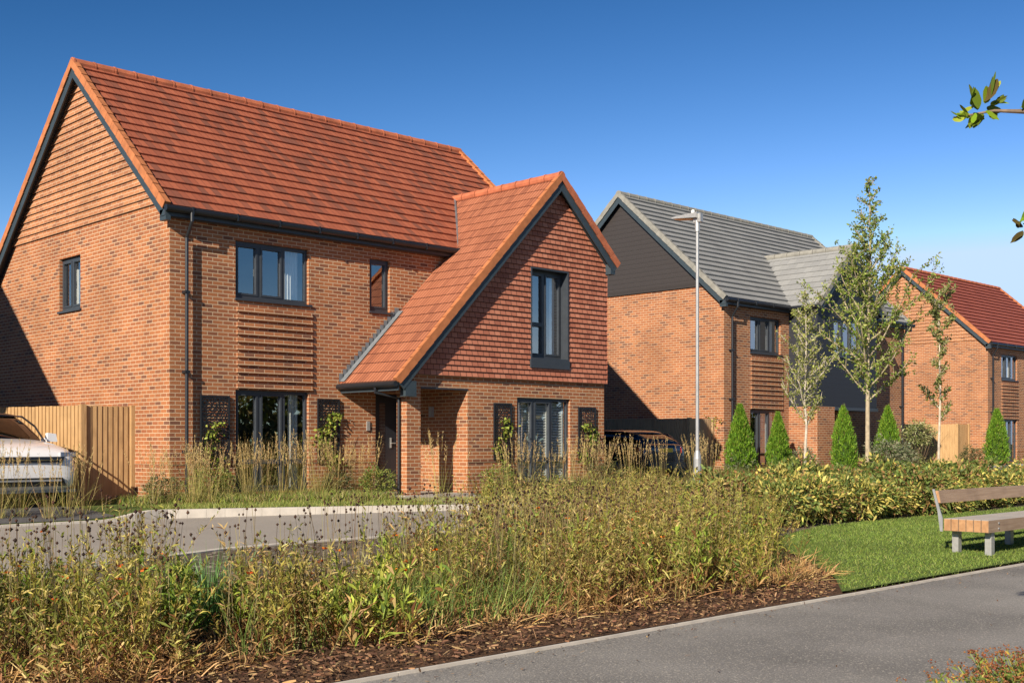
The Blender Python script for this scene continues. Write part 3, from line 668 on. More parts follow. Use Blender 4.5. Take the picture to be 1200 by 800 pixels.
# ================================================================== street lamp
lx, ly = 21.1, 15.75
t = thing('street_lamp', 'tall pale grey street lamp with flat head between the first two houses', 'street lamp', (lx, ly, ZG(lx, ly)-.02))
mb = MB(); mb.tube([(0, 0, 0), (0, 0, .82), (0, 0, .92), (0, 0, 1.0)], [.085, .085, .07, .048], 16); mb.tube([(0, 0, 1.0), (0, 0, 5.98)], [.041, .034], 14); mb.box((-.03, -.088, .3), (.03, -.07, .7)); mb.build('pole', 'galv', t)
mb = MB(); mb.tube([(0, 0, 5.85), (0, 0, 6.1)], .055, 14); mb.box((-.05, -.12, 6.05), (.05, .08, 6.24)); mb.build('bracket', 'steel', t)
mb = MB(); mb.hexa([(-.14, -.05, 6.14), (.14, -.05, 6.14), (.12, .62, 6.20), (-.12, .62, 6.20), (-.09, -.05, 6.27), (.09, -.05, 6.27), (.11, .64, 6.235), (-.11, .64, 6.235)])
mb.build('lamp_head', 'steel', t)
mb = MB(); mb.hexa([(-.10, .1, 6.135), (.10, .1, 6.135), (.10, .56, 6.175), (-.10, .56, 6.175), (-.10, .1, 6.155), (.10, .1, 6.155), (.10, .56, 6.196), (-.10, .56, 6.196)]); mb.build('lens', 'amber', t)
mb = MB(); mb.tube([(0, .12, 6.26), (0, .12, 6.33), (0, .12, 6.345)], [.04, .04, .025], 12); mb.build('photocell', 'white_plastic', t)

# ================================================================== bench
bx, by = 13.85, 6.05; t = thing('park_bench', 'timber plank bench with steel legs on the lawn beside the path', 'bench', (bx, by, soil_z(bx, by)+.03))
L = 3.5; zs = .43; th = .145
mb = MB(); nb = 6; wd = .56
for k in range(nb):
    y0 = k*wd/nb; mb.box((.0, y0+.004, zs-th), (L, y0+wd/nb-.004, zs))
st = mb.build('seat', 'bench_wood', t)
mb = MB()
for k in range(nb):
    y0 = k*wd/nb; mb.box((-.004, y0+.006, zs-th+.003), (.0005, y0+wd/nb-.006, zs-.003))
mb.build('end_grain', 'end_grain', st)
mb = MB()
for k in range(nb):
    y0 = k*wd/nb; mb.box((.002, y0+.006, zs-.001), (L-.002, y0+wd/nb-.006, zs+.003))
mb.build('weathered_top', 'bench_top', st)
for y in (.09, .5):
    for x in (.16, 1.7, L-.25):
        mb = MB(); mb.box((x, y-.05, -.1), (x+.09, y+.03, zs-th-.002)); mb.build('leg', 'steel', t)
mb = MB(); mb.beam((.004, .60, .62), (L-.004, .60, .62), (0, .07, 0), (0, .03, .15)); bk = mb.build('backrest', 'bench_wood', t)
mb = MB(); mb.beam((-.001, .602, .622), (.003, .602, .622), (0, .066, 0), (0, .03, .146)); mb.build('end_grain', 'end_grain', bk)
for x in (-.02, L+.004):
    mb = MB(); pr = [(.566, zs-th-.01), (.60, zs-th-.01), (.632, .52), (.70, .79), (.672, .79), (.597, .52), (.566, zs)]
    a = [(x, y, z) for y, z in pr]; b = [(x+.016, y, z) for y, z in pr]
    mb.face(a[::-1]); mb.face(b)
    for i in range(len(pr)):
        j = (i+1) % len(pr); mb.face([a[i], a[j], b[j], b[i]])
    mb.build('back_bracket', 'galv', t)
mb = MB()
for x in (.28, L-.3):
    for z in (zs-.04, zs-.105): mb.tube([(x, -.006, z), (x, .006, z)], .013, 8)
mb.build('bolt', 'galv', t)

# ================================================================== cars
def loft(name, mat, stations, parent, sub=1):
    """stations: list of (y, [(x,z)...half profile from centre-top to centre-bottom]) mirrored in x"""
    vs, fs = [], []; n = len(stations[0][1]); m = 2*n-2
    for y, pr in stations:
        ring = [(x, y, z) for x, z in pr]+[(-x, y, z) for x, z in pr[-2:0:-1]]; vs += ring
    for i in range(len(stations)-1):
        for k in range(m): fs.append((i*m+k, i*m+(k+1) % m, (i+1)*m+(k+1) % m, (i+1)*m+k))
    fs.append(tuple(range(m))); fs.append(tuple((len(stations)-1)*m+k for k in range(m))[::-1])
    me = bpy.data.meshes.new(name); me.from_pydata(vs, [], fs)
    import bmesh
    b = bmesh.new(); b.from_mesh(me); bmesh.ops.recalc_face_normals(b, faces=b.faces); b.to_mesh(me); b.free()
    for p in me.polygons: p.use_smooth = True
    o = mkobj(name, me, parent, mat)
    if sub: o.modifiers.new('s', 'SUBSURF').levels = 2; o.modifiers['s'].render_levels = 2
    return o
def sec(hw, zb, zt, crown=.05):
    return [(0, zt+crown), (hw*.5, zt+crown*.8), (hw*.86, zt), (hw*.97, zt-.07), (hw, zt-.25), (hw*.995, (zt+zb)/2-.08), (hw*.98, zb+.1), (hw*.88, zb), (0, zb)]
def wheel(parent, x, y, s):
    mb = MB(); mb.tube([(x-.11*s, y, .34), (x+.105*s, y, .34), (x+.115*s, y, .34)], [.34, .34, .31], 28); w_ = mb.build('wheel', 'tyre', parent)
    mb = MB(); mb.tube([(x+.112*s, y, .34), (x+.122*s, y, .34)], .05, 12)
    for k in range(10):
        a = k*math.pi/5; c, s_ = math.cos(a), math.sin(a); px, pz = -s_*.022, c*.022
        mb.face([(x+.12*s, y+c*.04+px, .34+s_*.04+pz), (x+.12*s, y+c*.23+px, .34+s_*.23+pz), (x+.12*s, y+c*.23-px, .34+s_*.23-pz), (x+.12*s, y+c*.04-px, .34+s_*.04-pz)])
    mb.build('rim', 'steel', w_)
def car(label, paintm, loc, rz, suv, name='parked_car'):
    t = thing(name, label, 'car', loc, rz); Hh = 1.64 if suv else 1.45; bz = .05 if suv else -.06
    st = [(0, sec(.72, .42, .74, .02)), (.05, sec(.86, .32, .84, .03)), (.2, sec(.93, .24, .93, .04)), (.6, sec(.96, .22, 1.0, .05)), (1.15, sec(.97, .22, 1.06, .05)),
          (1.3, sec(.975, .22, 1.08, .03)), (2.2, sec(.98, .22, 1.10, .02)), (3.6, sec(.98, .22, 1.13, .02)), (4.15, sec(.95, .26, 1.12, .02)), (4.33, sec(.91, .32, 1.05, .02)), (4.38, sec(.82, .4, .96, .0))]
    st = [(y, [(x, z+(bz if z > .6 else 0)) for x, z in p]) for y, p in st]
    body = loft('body', paintm, st, t)
    def cs(hw0, hw1, zb, zt): return [(0, zt+.015), (hw1*.6, zt+.01), (hw1*.95, zt-.02), (hw1+(hw0-hw1)*.35, zt-(zt-zb)*.35), (hw0, zb), (0, zb)]
    b_ = 1.02+bz; top = Hh
    gl = loft('glasshouse', 'car_glass', [(1.12, cs(.80, .78, b_-.02, b_+.02)), (1.35, cs(.83, .75, b_, b_+.2)), (1.85, cs(.86, .68, b_, top-.06)), (2.3, cs(.87, .66, b_, top-.02)), (3.4, cs(.87, .66, b_, top-.05)), (3.9, cs(.86, .66, b_, top-.14)), (4.2, cs(.84, .76, b_, b_+.18)), (4.28, cs(.8, .76, b_-.03, b_))], t)
    rp = 'car_black' if suv else paintm
    loft('roof', rp, [(1.80, [(0, top-.045), (.5, top-.05), (.66, top-.10), (.66, top-.115), (0, top-.07)]), (2.0, [(0, top-.005), (.5, top-.01), (.70, top-.07), (.70, top-.09), (0, top-.05)]), (3.4, [(0, top-.02), (.5, top-.025), (.70, top-.09), (.70, top-.11), (0, top-.06)]), (3.95, [(0, top-.08), (.5, top-.09), (.68, top-.16), (.68, top-.18), (0, top-.13)])], t)
    for s in (-1, 1):
        mb = MB()
        mb.tube([(s*.83, 1.2, b_+.02), (s*.77, 1.5, b_+.30), (s*.69, 1.88, top-.09), (s*.70, 2.4, top-.07), (s*.70, 3.4, top-.09), (s*.68, 3.9, top-.17), (s*.84, 4.2, b_+.03)], [.018, .018, .018, .018, .018, .02, .04], 6)
        mb.tube([(s*.885, 2.55, b_), (s*.70, 2.6, top-.08)], .03, 8); mb.build('pillar', rp, t)
        mb = MB(); mb.tube([(s*.86, 1.45, b_+.06), (s*.98, 1.42, b_+.09)], .025, 8); k = s*1.02
        mb.hexa([(k-.09, 1.34, b_+.03), (k+.09, 1.34, b_+.03), (k+.07, 1.47, b_+.04), (k-.09, 1.47, b_+.04), (k-.08, 1.35, b_+.19), (k+.07, 1.35, b_+.17), (k+.05, 1.46, b_+.16), (k-.08, 1.46, b_+.18)]); mb.build('wing_mirror', paintm, t)
        mb = MB(); y = .13                                        # slim headlight wrapping the corner
        mb.hexa([(s*.60, .005, .80+bz), (s*.90, .12, .80+bz), (s*.90, .2, .80+bz), (s*.60, .12, .80+bz), (s*.60, .02, .875+bz), (s*.91, .14, .87+bz), (s*.91, .22, .87+bz), (s*.60, .14, .875+bz)]); mb.build('headlight', 'lamp_lens', t)
        mb = MB(); mb.hexa([(s*.66, 4.30, .84+bz), (s*.955, 4.1, .84+bz), (s*.955, 4.2, .84+bz), (s*.66, 4.40, .84+bz), (s*.66, 4.26, 1.0+bz), (s*.945, 4.08, 1.0+bz), (s*.945, 4.19, 1.0+bz), (s*.66, 4.375, 1.0+bz)]); mb.build('tail_light', 'red_lens', t)
        for y in (.86, 3.52):
            mb = MB(); n = 20                                     # dark wheel-arch trim
            for i in range(n):
                a0_, a1_ = math.pi*i/n, math.pi*(i+1)/n; q = lambda a, r: (s*.992, y+math.cos(a)*r, .36+math.sin(a)*r)
                mb.face([q(a0_, .36), q(a1_, .36), q(a1_, .44), q(a0_, .44)]); mb.face([q(a0_, .36), q(a1_, .36), (s*.7, *q(a1_, .36)[1:]), (s*.7, *q(a0_, .36)[1:])])
            mb.face([(s*.988, y+math.cos(math.pi*i/n)*.37, .36+math.sin(math.pi*i/n)*.37) for i in range(n+1)]); mb.build('wheel_arch', 'black_plastic', t)
            wheel(t, s*.90, y, s)
    mb = MB(); mb.hexa([(-.62, -.02, .70+bz), (.62, -.02, .70+bz), (.62, .1, .70+bz), (-.62, .1, .70+bz), (-.66, .0, .80+bz), (.66, .0, .80+bz), (.66, .12, .80+bz), (-.66, .12, .80+bz)])
    g = mb.build('grille', 'black_plastic', t); mb = MB()
    mb.box((-.55, -.03, .735+bz), (.55, -.015, .75+bz)); mb.build('grille_bar', 'chrome', g)
    mb = MB(); mb.hexa([(-.70, .0, .36), (.70, .0, .36), (.70, .15, .36), (-.70, .15, .36), (-.62, -.015, .50), (.62, -.015, .50), (.62, .15, .50), (-.62, .15, .50)]); mb.build('air_intake', 'black_plastic', t)
    mb = MB(); mb.box((-.60, -.03, .44), (.60, .0, .47)); mb.box((-.9, .1, .25), (.9, .3, .30)); mb.build('bumper_bar', 'galv', t)
    mb = MB(); mb.box((-.26, 4.36, .80), (.26, 4.40, .91)); mb.build('number_plate', 'plate_yellow', t)
    mb = MB(); mb.box((-.8, 4.30, .36), (.8, 4.41, .52)); mb.build('rear_bumper', 'black_plastic', t)
    return t
car('white compact SUV facing the road on the drive beside the fence', 'car_white', (7.74, 19.4, verge_z(7.5, 20)+.01), 0, True)
car('dark blue hatchback seen from behind with yellow rear number plate', 'car_navy', (25.55, 24.5, verge_z(25, 22)+.01), math.pi, False)

# ================================================================== vegetation machinery
class Veg:
    def __init__(s): s.V = []; s.F = []; s.Cc = []; s.n = 0
    def strips(s, P, D, L, Wd, col, bend=None, prof=(.25, 1, .75, .05), side=None):
        P = np.asarray(P, float); n = len(P); D = np.asarray(D, float); D = D/np.maximum(1e-6, np.linalg.norm(D, axis=1, keepdims=True))
        L = np.broadcast_to(np.asarray(L, float), (n,))[:, None]; Wd = np.broadcast_to(np.asarray(Wd, float), (n,))[:, None]
        if bend is None: bend = np.zeros((n, 3))
        if side is None: side = rng.normal(size=(n, 3))
        side = np.cross(D, side); side /= np.maximum(1e-6, np.linalg.norm(side, axis=1, keepdims=True))
        k = len(prof); V = np.zeros((n, k, 2, 3))
        for i, w_ in enumerate(prof):
            t_ = i/(k-1); c = P+D*L*t_+bend*L*t_*t_; V[:, i, 0] = c-side*Wd*w_*.5; V[:, i, 1] = c+side*Wd*w_*.5
        base = s.n+np.arange(n)[:, None]*2*k; f = []
        for i in range(k-1): f.append(np.stack([base[:, 0]+2*i, base[:, 0]+2*i+1, base[:, 0]+2*i+3, base[:, 0]+2*i+2], 1))
        s.V.append(V.reshape(-1, 3)); s.F.append(np.concatenate(f)); s.Cc.append(np.repeat(np.asarray(col, float), 2*k, axis=0)); s.n += n*2*k
    def blobs(s, P, r, col):               # small octahedral seedheads / buds
        P = np.asarray(P, float); n = len(P); r = np.broadcast_to(np.asarray(r, float), (n,))[:, None, None]
        o = np.array([(1, 0, 0), (0, 1, 0), (-1, 0, 0), (0, -1, 0), (0, 0, 1), (0, 0, -1)], float)
        V = P[:, None, :]+o[None]*r*(.75+.5*rng.random((n, 6, 1))); b = s.n+np.arange(n)[:, None]*6
        f = [b+np.array(q)[None] for q in ((0, 1, 4, 4), (1, 2, 4, 4), (2, 3, 4, 4), (3, 0, 4, 4), (1, 0, 5, 5), (2, 1, 5, 5), (3, 2, 5, 5), (0, 3, 5, 5))]
        s.V.append(V.reshape(-1, 3)); s.T = getattr(s, 'T', []); s.T += [q[:, :3] for q in f]; s.Cc.append(np.repeat(np.asarray(col, float), 6, axis=0)); s.n += n*6
    def mesh(s, name):
        V = np.concatenate(s.V); Q = np.concatenate(s.F) if s.F else np.zeros((0, 4), int); T = np.concatenate(s.T) if getattr(s, 'T', None) else np.zeros((0, 3), int)
        me = bpy.data.meshes.new(name); me.vertices.add(len(V)); me.vertices.foreach_set('co', V.astype('f').ravel())
        me.loops.add(Q.size+T.size); me.loops.foreach_set('vertex_index', np.concatenate([Q.ravel(), T.ravel()]).astype('i'))
        nf = len(Q)+len(T); me.polygons.add(nf)
        st = np.concatenate([np.arange(len(Q))*4, Q.size+np.arange(len(T))*3]).astype('i'); me.polygons.foreach_set('loop_start', st)
        me.polygons.foreach_set('loop_total', np.concatenate([np.full(len(Q), 4), np.full(len(T), 3)]).astype('i'))
        me.update(calc_edges=True); me.validate()
        a = me.color_attributes.new('Col', 'FLOAT_COLOR', 'POINT'); Cc = np.concatenate(s.Cc); a.data.foreach_set('color', np.concatenate([Cc, np.ones((len(Cc), 1))], 1).astype('f').ravel())
        return me
def cols(n, pal, wt=None, var=.18):
    pal = np.array(pal, float); i = rng.choice(len(pal), n, p=None if wt is None else np.array(wt)/sum(wt)); return np.clip(pal[i]*(1+var*rng.normal(size=(n, 1)))*(1+.05*rng.normal(size=(n, 3))), .003, 1)
def updir(n, spread): d = rng.normal(size=(n, 3))*spread; d[:, 2] = 1; return d
def inbed(x, y): return 5.63 < y < KN(x)-.15 and not (x > LX(min(y, 9.6))-.1 and y < 9.62)
zg = lambda x, y: np.array([ZG(a, b) for a, b in zip(x, y)])

# ---- perennial border
OLIVE = [(.25, .245, .045), (.35, .32, .065), (.18, .21, .035), (.42, .36, .10), (.48, .38, .14), (.15, .10, .035)]
GREENS = [(.16, .24, .035), (.24, .31, .045), (.33, .36, .06), (.11, .18, .035)]
DRY = [(.42, .25, .10), (.52, .35, .15), (.30, .15, .06), (.18, .08, .035)]
def scatter(n, x0, x1, y0, y1, cond): 
    out = []
    while len(out) < n:
        x = rng.uniform(x0, x1, n); y = rng.uniform(y0, y1, n); out += [(a, b) for a, b in zip(x, y) if cond(a, b)]
    o = np.array(out[:n]); return o[:, 0], o[:, 1]
def nz2(x, y, s, k=0): return np.sin(x*s+k)*np.cos(y*s*1.3+k*2)+.6*np.sin(x*s*2.3+y*s*1.7+k*3)
def dense(x, y):
    if not inbed(x, y): return False
    d_ = F2[0]*x+F2[1]*y; c_ = 600+1375*(R2[0]*x+R2[1]*y)/d_
    if 216 < c_ < (286 if d_ > 9.4 else 262) and d_ > 6.95: return False        # the gap in which the rush clump stands
    if 428 < c_ < 468 and d_ > 10.3: return False
    if y < 9.7 and x > LX(min(y, 9.6))-.75-.2*math.sin(y*6): return False
    if y < 6.12+.22*math.sin(x*2.1)+.12*math.sin(x*5.3): return False
    lim = 9.1 if x < 9.2 else (9.1+(x-9.2)*1.8)
    if y > lim: return False
    if math.hypot(x-5.5, (y-8.7)*.8) < .85 or math.hypot(x-4.72, y-7.9) < .5: return False
    return True
def leafy(name, label, n, x0, x1, y0, y1, cond, hmean, hvar, nl, ll, lw, pal, wt, stemcol, spread=.12, mat='leaf', up=.8, clumps=None, cr=.17):
    v = Veg()
    if clumps:
        cx, cy = scatter(clumps, x0, x1, y0, y1, cond); k = rng.integers(0, clumps, n); rad = rng.uniform(.6, 1.3, clumps)[k]*cr
        ox, oy = rng.normal(0, 1, n)*rad, rng.normal(0, 1, n)*rad; x, y = cx[k]+ox, cy[k]+oy; y = np.maximum(y, 5.9)
        c_ = 600+1375*(R2[0]*x+R2[1]*y)/(F2[0]*x+F2[1]*y); bad = (c_ > 220) & (c_ < 264) & (F2[0]*x+F2[1]*y > 6.95); x = np.where(bad, x+np.where(c_ < 242, -.30, .32), x)
        hf = np.clip(1+.30*rng.normal(size=clumps), .4, 1.45)[k]; ck = cols(clumps, pal, wt, .2)
    else:
        x, y = scatter(n, x0, x1, y0, y1, cond); hf = 1+.13*nz2(x, y, 1.7, 2); ox = oy = 0*x
    z = zg(x, y); h = np.clip(hmean*(1+hvar*rng.normal(size=n))*hf, .12, hmean*1.55)
    P = np.stack([x, y, z], 1); D = updir(n, spread); D[:, 0] += ox*.9; D[:, 1] += oy*.9; D /= np.linalg.norm(D, axis=1, keepdims=True); bend = rng.normal(size=(n, 3))*.12; bend[:, 2] = -.03
    v.strips(P, D, h, .007, cols(n, stemcol), bend, (1, .8, .6, .3))
    i = np.repeat(np.arange(n), nl); t_ = rng.uniform(.05, 1.0, len(i)); Q = P[i]+D[i]*h[i, None]*t_[:, None]+bend[i]*h[i, None]*t_[:, None]**2
    d = rng.normal(size=(len(i), 3))*.8; d[:, 2] = np.abs(d[:, 2])*.5+up; pc = (ck[k] if clumps else cols(n, pal, wt))[i]*(1+.2*rng.normal(size=(len(i), 1)))
    alt = cols(len(i), pal, wt); m = rng.random(len(i)) < .35; pc[m] = alt[m]
    dr = cols(len(i), DRY); mm = rng.random(len(i)) < np.interp(t_, [0, .28, .45, 1], [.92, .7, .16, .05]); pc[mm] = dr[mm]
    b = rng.normal(size=(len(i), 3))*.25; b[:, 2] -= .25
    v.strips(Q, d, ll*rng.uniform(.6, 1.4, len(i))*(1.15-.5*t_), lw*rng.uniform(.6, 1.3, len(i)), np.clip(pc, .004, 1), b, (.3, 1, .05))
    o = mkobj(name, v.mesh(name), None, mat); tag(o, label, 'plants', kind='stuff'); return P, D, h, bend
leafy('border_perennials', 'olive green leafy perennials filling the border beside the path', 3000, .5, 15, 6.2, 12.2, dense, .60, .14, 40, .072, .012, OLIVE, (4, 4, 3, 3, 2, 1.5), [(.26, .23, .08), (.20, .12, .05)], clumps=230, cr=.155)
leafy('bright_perennials', 'fresher green broad-leaved perennials among the border', 420, .5, 13.5, 6.3, 11, lambda x, y: dense(x, y) and nz2(x, y, 1.4, 5) > .2, .50, .16, 20, .13, .024, GREENS, (3, 4, 3, 2), [(.22, .27, .06)], up=1.1, clumps=34, cr=.12)
leafy('golden_perennials', 'dry golden leafy stems in the right half of the border', 900, 7, 15.2, 6.6, 12.2, lambda x, y: dense(x, y) and x > 8+.4*nz2(x, y, 2), .64, .12, 34, .062, .016, [(.36, .30, .08), (.44, .36, .13), (.26, .26, .06), (.32, .20, .09)], None, [(.34, .27, .10)], clumps=75)
# seedheads on thin stems above the leaves
def seedheads():
    v = Veg(); n = 1500; x, y = scatter(n, .5, 12, 6.6, 10.8, lambda a, b: dense(a, b) and (a < 10 or random.random() < .4) and nz2(a, b, 1.9, 1) > -.5); z = zg(x, y)
    h = rng.uniform(.60, .95, n); P = np.stack([x, y, z], 1); D = updir(n, .09); D /= np.linalg.norm(D, axis=1, keepdims=True)
    v.strips(P, D, h, .0055, cols(n, [(.24, .20, .09), (.13, .09, .05)]), None, (1, .8, .7, .6))
    T = P+D*h[:, None]; v.blobs(T, rng.uniform(.009, .016, n), cols(n, [(.045, .02, .012), (.07, .035, .02), (.03, .015, .012)]))
    k = rng.choice(n, 500); T2 = T[k]+np.stack([rng.normal(0, .03, 500), rng.normal(0, .03, 500), -rng.uniform(.02, .09, 500)], 1)
    v.blobs(T2, rng.uniform(.008, .014, 500), cols(500, [(.05, .025, .015), (.09, .05, .03)]))
    tag(mkobj('seedheads', v.mesh('seedheads'), None, 'dry'), 'dark brown round seedheads on thin stems above the border', 'seedheads', kind='stuff')
seedheads()
def flowers():
    v = Veg(); n = 110; x, y = scatter(n, .8, 11, 6.6, 10, lambda a, b: dense(a, b) and nz2(a, b, 1.1, 4) > -.2); z = zg(x, y)
    T = np.stack([x, y, z+rng.uniform(.38, .66, n)], 1)
    for k in range(9):
        a = rng.uniform(0, 6.28, n); d = np.stack([np.cos(a), np.sin(a), rng.uniform(-.4, .6, n)], 1); v.strips(T, d, .026, .014, cols(n, [(.62, .13, .01), (.55, .20, .015), (.45, .06, .01)]), None, (.4, 1, .5))
    v.blobs(T, .009, cols(n, [(.18, .05, .02)])); v.strips(T-np.array([0, 0, .3]), updir(n, .02), .3, .005, cols(n, [(.16, .17, .05)]), None, (1, 1, 1))
    tag(mkobj('orange_flowers', v.mesh('orange_flowers'), None, 'leaf'), 'scattered small orange flowers in the border', 'flowers', kind='stuff')
flowers()
# dry leaf litter and straw at the border's front edge
def litter():
    v = Veg(); n = 30000; x, y = scatter(n, .5, 14, 5.64, 9.6, lambda a, b: inbed(a, b) and (b < 7.3 or random.random() < .3)); z = zg(x, y)+rng.uniform(.005, .05, n)
    d = rng.normal(size=(n, 3)); d[:, 2] = np.abs(d[:, 2])*.25
    v.strips(np.stack([x, y, z], 1), d, rng.uniform(.012, .05, n)*(1+.8*(rng.random(n) < .08)), rng.uniform(.005, .016, n), cols(n, [(.12, .062, .036), (.19, .10, .055), (.06, .032, .02), (.40, .26, .13), (.28, .16, .08)], (4, 4, 3, 2.4, 2.4)), None, (.8, 1, .7))
    tag(mkobj('bark_mulch', v.mesh('bark_mulch'), None, 'dry'), 'reddish brown bark mulch along the path edge', 'mulch', kind='stuff')
    v = Veg(); n = 15000; cl = 380; cx, cy = scatter(cl, .8, 11.8, 6.35, 8.6, lambda a, b: inbed(a, b) and (b < 7.2 or random.random() < .25) and nz2(a, b, 1.3, 9) > -.5)
    k = rng.integers(0, cl, n); x = cx[k]+rng.normal(0, .10, n); y = cy[k]+rng.normal(0, .10, n); z = zg(x, y)
    d = np.stack([x-cx[k], y-cy[k], rng.uniform(.08, .4, n)], 1)*np.array([2.2, 2.2, 1.]); b = rng.normal(size=(n, 3))*.3; b[:, 2] = -rng.uniform(.1, .5, n)
    v.strips(np.stack([x, y, z], 1), d, rng.uniform(.10, .30, n), rng.uniform(.005, .012, n), cols(n, [(.46, .28, .11), (.58, .40, .18), (.32, .17, .07)], (3, 2, 2)), b, (.8, 1, .7, .2))
    tag(mkobj('dry_straw', v.mesh('dry_straw'), None, 'dry'), 'tufts of dry straw coloured leaves at the foot of the border', 'straw', kind='stuff')
litter()
# ---- loose green grass blades in the border
def blades(name, label, n, cond, x0, x1, y0, y1, h0, h1, w_, pal, cat='grass'):
    v = Veg(); x, y = scatter(n, x0, x1, y0, y1, cond); z = zg(x, y); b = rng.normal(size=(n, 3))*.25; b[:, 2] = -.15
    v.strips(np.stack([x, y, z], 1), updir(n, .25), rng.uniform(h0, h1, n), w_, cols(n, pal), b, (1, .8, .5, .05))
    tag(mkobj(name, v.mesh(name), None, 'leaf'), label, cat, kind='stuff')
blades('border_grass', 'loose thin green grass blades between the border plants', 9000, lambda a, b: dense(a, b) and nz2(a, b, 1.2, 7) > .1, .5, 13, 6.4, 11.5, .25, .6, .007, [(.18, .27, .05), (.28, .33, .09), (.12, .20, .05)])
def lawn_blades():
    v = Veg(); n = 70000; x, y = scatter(n, 9.7, 27, 5.63, 9.6, lambda a, b: a > LX(b)+.03 and (a < 20 or random.random() < .5)); z = zg(x, y)+.025
    c = cols(n, [(.17, .25, .045), (.24, .32, .065), (.12, .19, .035), (.31, .34, .10)], (4, 3, 3, 1), .15)*(1+.13*nz2(x, y, .9, 3))[:, None]
    b = rng.normal(size=(n, 3))*.3; b[:, 2] = -.1
    v.strips(np.stack([x, y, z], 1), updir(n, .45), rng.uniform(.02, .05, n), .007, c, b, (1, .7, .1))
    tag(mkobj('lawn_grass', v.mesh('lawn_grass'), None, 'leaf'), 'short mown lawn grass around the bench', 'grass', kind='stuff')
lawn_blades()
blades('garden_ground_cover', 'low green ground cover at the foot of the nearest house', 15000, lambda a, b: a > 9.2 and b > KF(a)+1.1-.2*math.sin(a*3) and not (14.2 < a < 16.8) and b < (20.1 if a < 15 else 18.3) and not (a > 21 and b > 17.5) and not (a < 9.5 and b > 18.7), 4, 22, 16, 20.1, .05, .26, .016, [(.17, .24, .04), (.30, .34, .07), (.24, .20, .08), (.12, .16, .04), (.38, .31, .13)], 'plants')
blades('verge_plants', 'mixed low plants on the verge before the grey-roofed house', 9000, lambda a, b: KF(a)+.3 < b < (20.9 if a < 33 else 19.8) and not (22.3 < a < 27.4), 18, 50, 15.2, 21, .15, .5, .03, [(.10, .15, .03), (.20, .20, .06), (.16, .11, .05)], 'plants')

# ---- clump plants as things
def clump_mesh(name, n, h, w_, pal, spread, plume=None):
    v = Veg(); P = np.stack([rng.normal(0, .07, n), rng.normal(0, .07, n), np.zeros(n)], 1); b = np.stack([P[:, 0]*3, P[:, 1]*3, -np.full(n, .25)], 1)*rng.uniform(.3, 1.3, (n, 1))
    v.strips(P, np.stack([P[:, 0]*spread*6, P[:, 1]*spread*6, np.ones(n)], 1)+rng.normal(size=(n, 3))*.05, h*rng.uniform(.35, .75 if plume else 1, n), w_, cols(n, pal), b, (1, .8, .5, .05))
    if plume:
        m = plume; P = np.stack([rng.normal(0, .08, m), rng.normal(0, .08, m), np.zeros(m)], 1); D = np.stack([P[:, 0]*spread*3, P[:, 1]*spread*3, np.ones(m)], 1)+rng.normal(size=(m, 3))*.045
        D /= np.linalg.norm(D, axis=1, keepdims=True); H = h*rng.uniform(.75, 1.05, m); v.strips(P, D, H, .006, cols(m, [(.46, .35, .15), (.36, .30, .11)]), None, (1, 1, .8, .5))
        k = np.repeat(np.arange(m), 26); t_ = rng.uniform(.66, 1.03, len(k)); Q = P[k]+D[k]*(H[k]*t_)[:, None]
        d = rng.normal(size=(len(k), 3))*.45; d[:, 2] = 1; v.strips(Q, d, rng.uniform(.03, .06, len(k)), .008, cols(len(k), [(.52, .39, .18), (.60, .46, .22), (.38, .26, .12)]), None, (.5, 1, .3))
    return v.mesh(name)
feather = [clump_mesh('feather_reed_clump', 38, 1.3, .007, [(.24, .25, .06), (.42, .35, .13), (.34, .30, .10)], .7, p) for p in (19, 12, 15)]
spots = []
for k in range(17): spots.append((11.1+k*.235+random.uniform(-.1, .1), 19.35+random.uniform(-.45, .3)))                      # in front of nearest house
for k in range(7): spots.append((9.55+random.random()*1.2, 18.3+random.random()*1.6))
for k in range(8): spots.append((5.9+k*.33, 18.15+random.uniform(-.2, .25)))                                               # before the white car
for k in range(9): spots.append((17.0+k*.42, 17.75+random.uniform(-.35, .2)))                                              # before the wing
for k in range(4): spots.append((21.2+random.uniform(0, .8), 17.6+random.uniform(-.6, .8)))
for k in range(3): spots.append((22.6+k*.35, 17.0+random.uniform(-.3, .3)))
spots.append((15.2, 17.6))
feats = []
for i, (x, y) in enumerate(spots):
    o = bpy.data.objects.new('feather_reed_clump', feather[i % 3]); C.objects.link(o); o.location = (x, y, ZG(x, y)); o.rotation_euler = (0, 0, random.random()*6)
    s = random.uniform(.8, 1.05); s *= .9 if x < 11 else 1; o.scale = (s*.9, s*.9, s)
    if x < 8.8: g, l = 'feather reed grasses before the white car', 'thin straw-topped grass clump in the strip before the white car'
    elif x < 11: g, l = 'feather reed grasses by the house corner', 'tall straw-plumed grass clump between the drive and the nearest house corner'
    elif x < 15.4: g, l = 'feather reed grasses under the front windows', 'tall straw-plumed grass clump before the main front wall of the nearest house'
    elif x < 20.9: g, l = 'feather reed grasses before the wing', 'tall straw-plumed grass clump before the tile-hung wing'
    else: g, l = 'feather reed grasses before the dark car', 'tall straw-plumed grass clump before the dark parked car'
    tag(o, l, 'reed clump', g)
for m_ in feather: m_.materials.append(M['leaf'])
me = clump_mesh('rush_clump', 420, .80, .009, [(.16, .31, .10), (.22, .38, .13), (.11, .22, .08)], .25); o = mkobj('rush_clump', me, None, 'leaf'); o.location = (*at(244, 8.5), .06); o.scale = (1.0, 1.0, 1.0)
tag(o, 'upright blue-green rush clump standing alone in the border gap', 'rush')

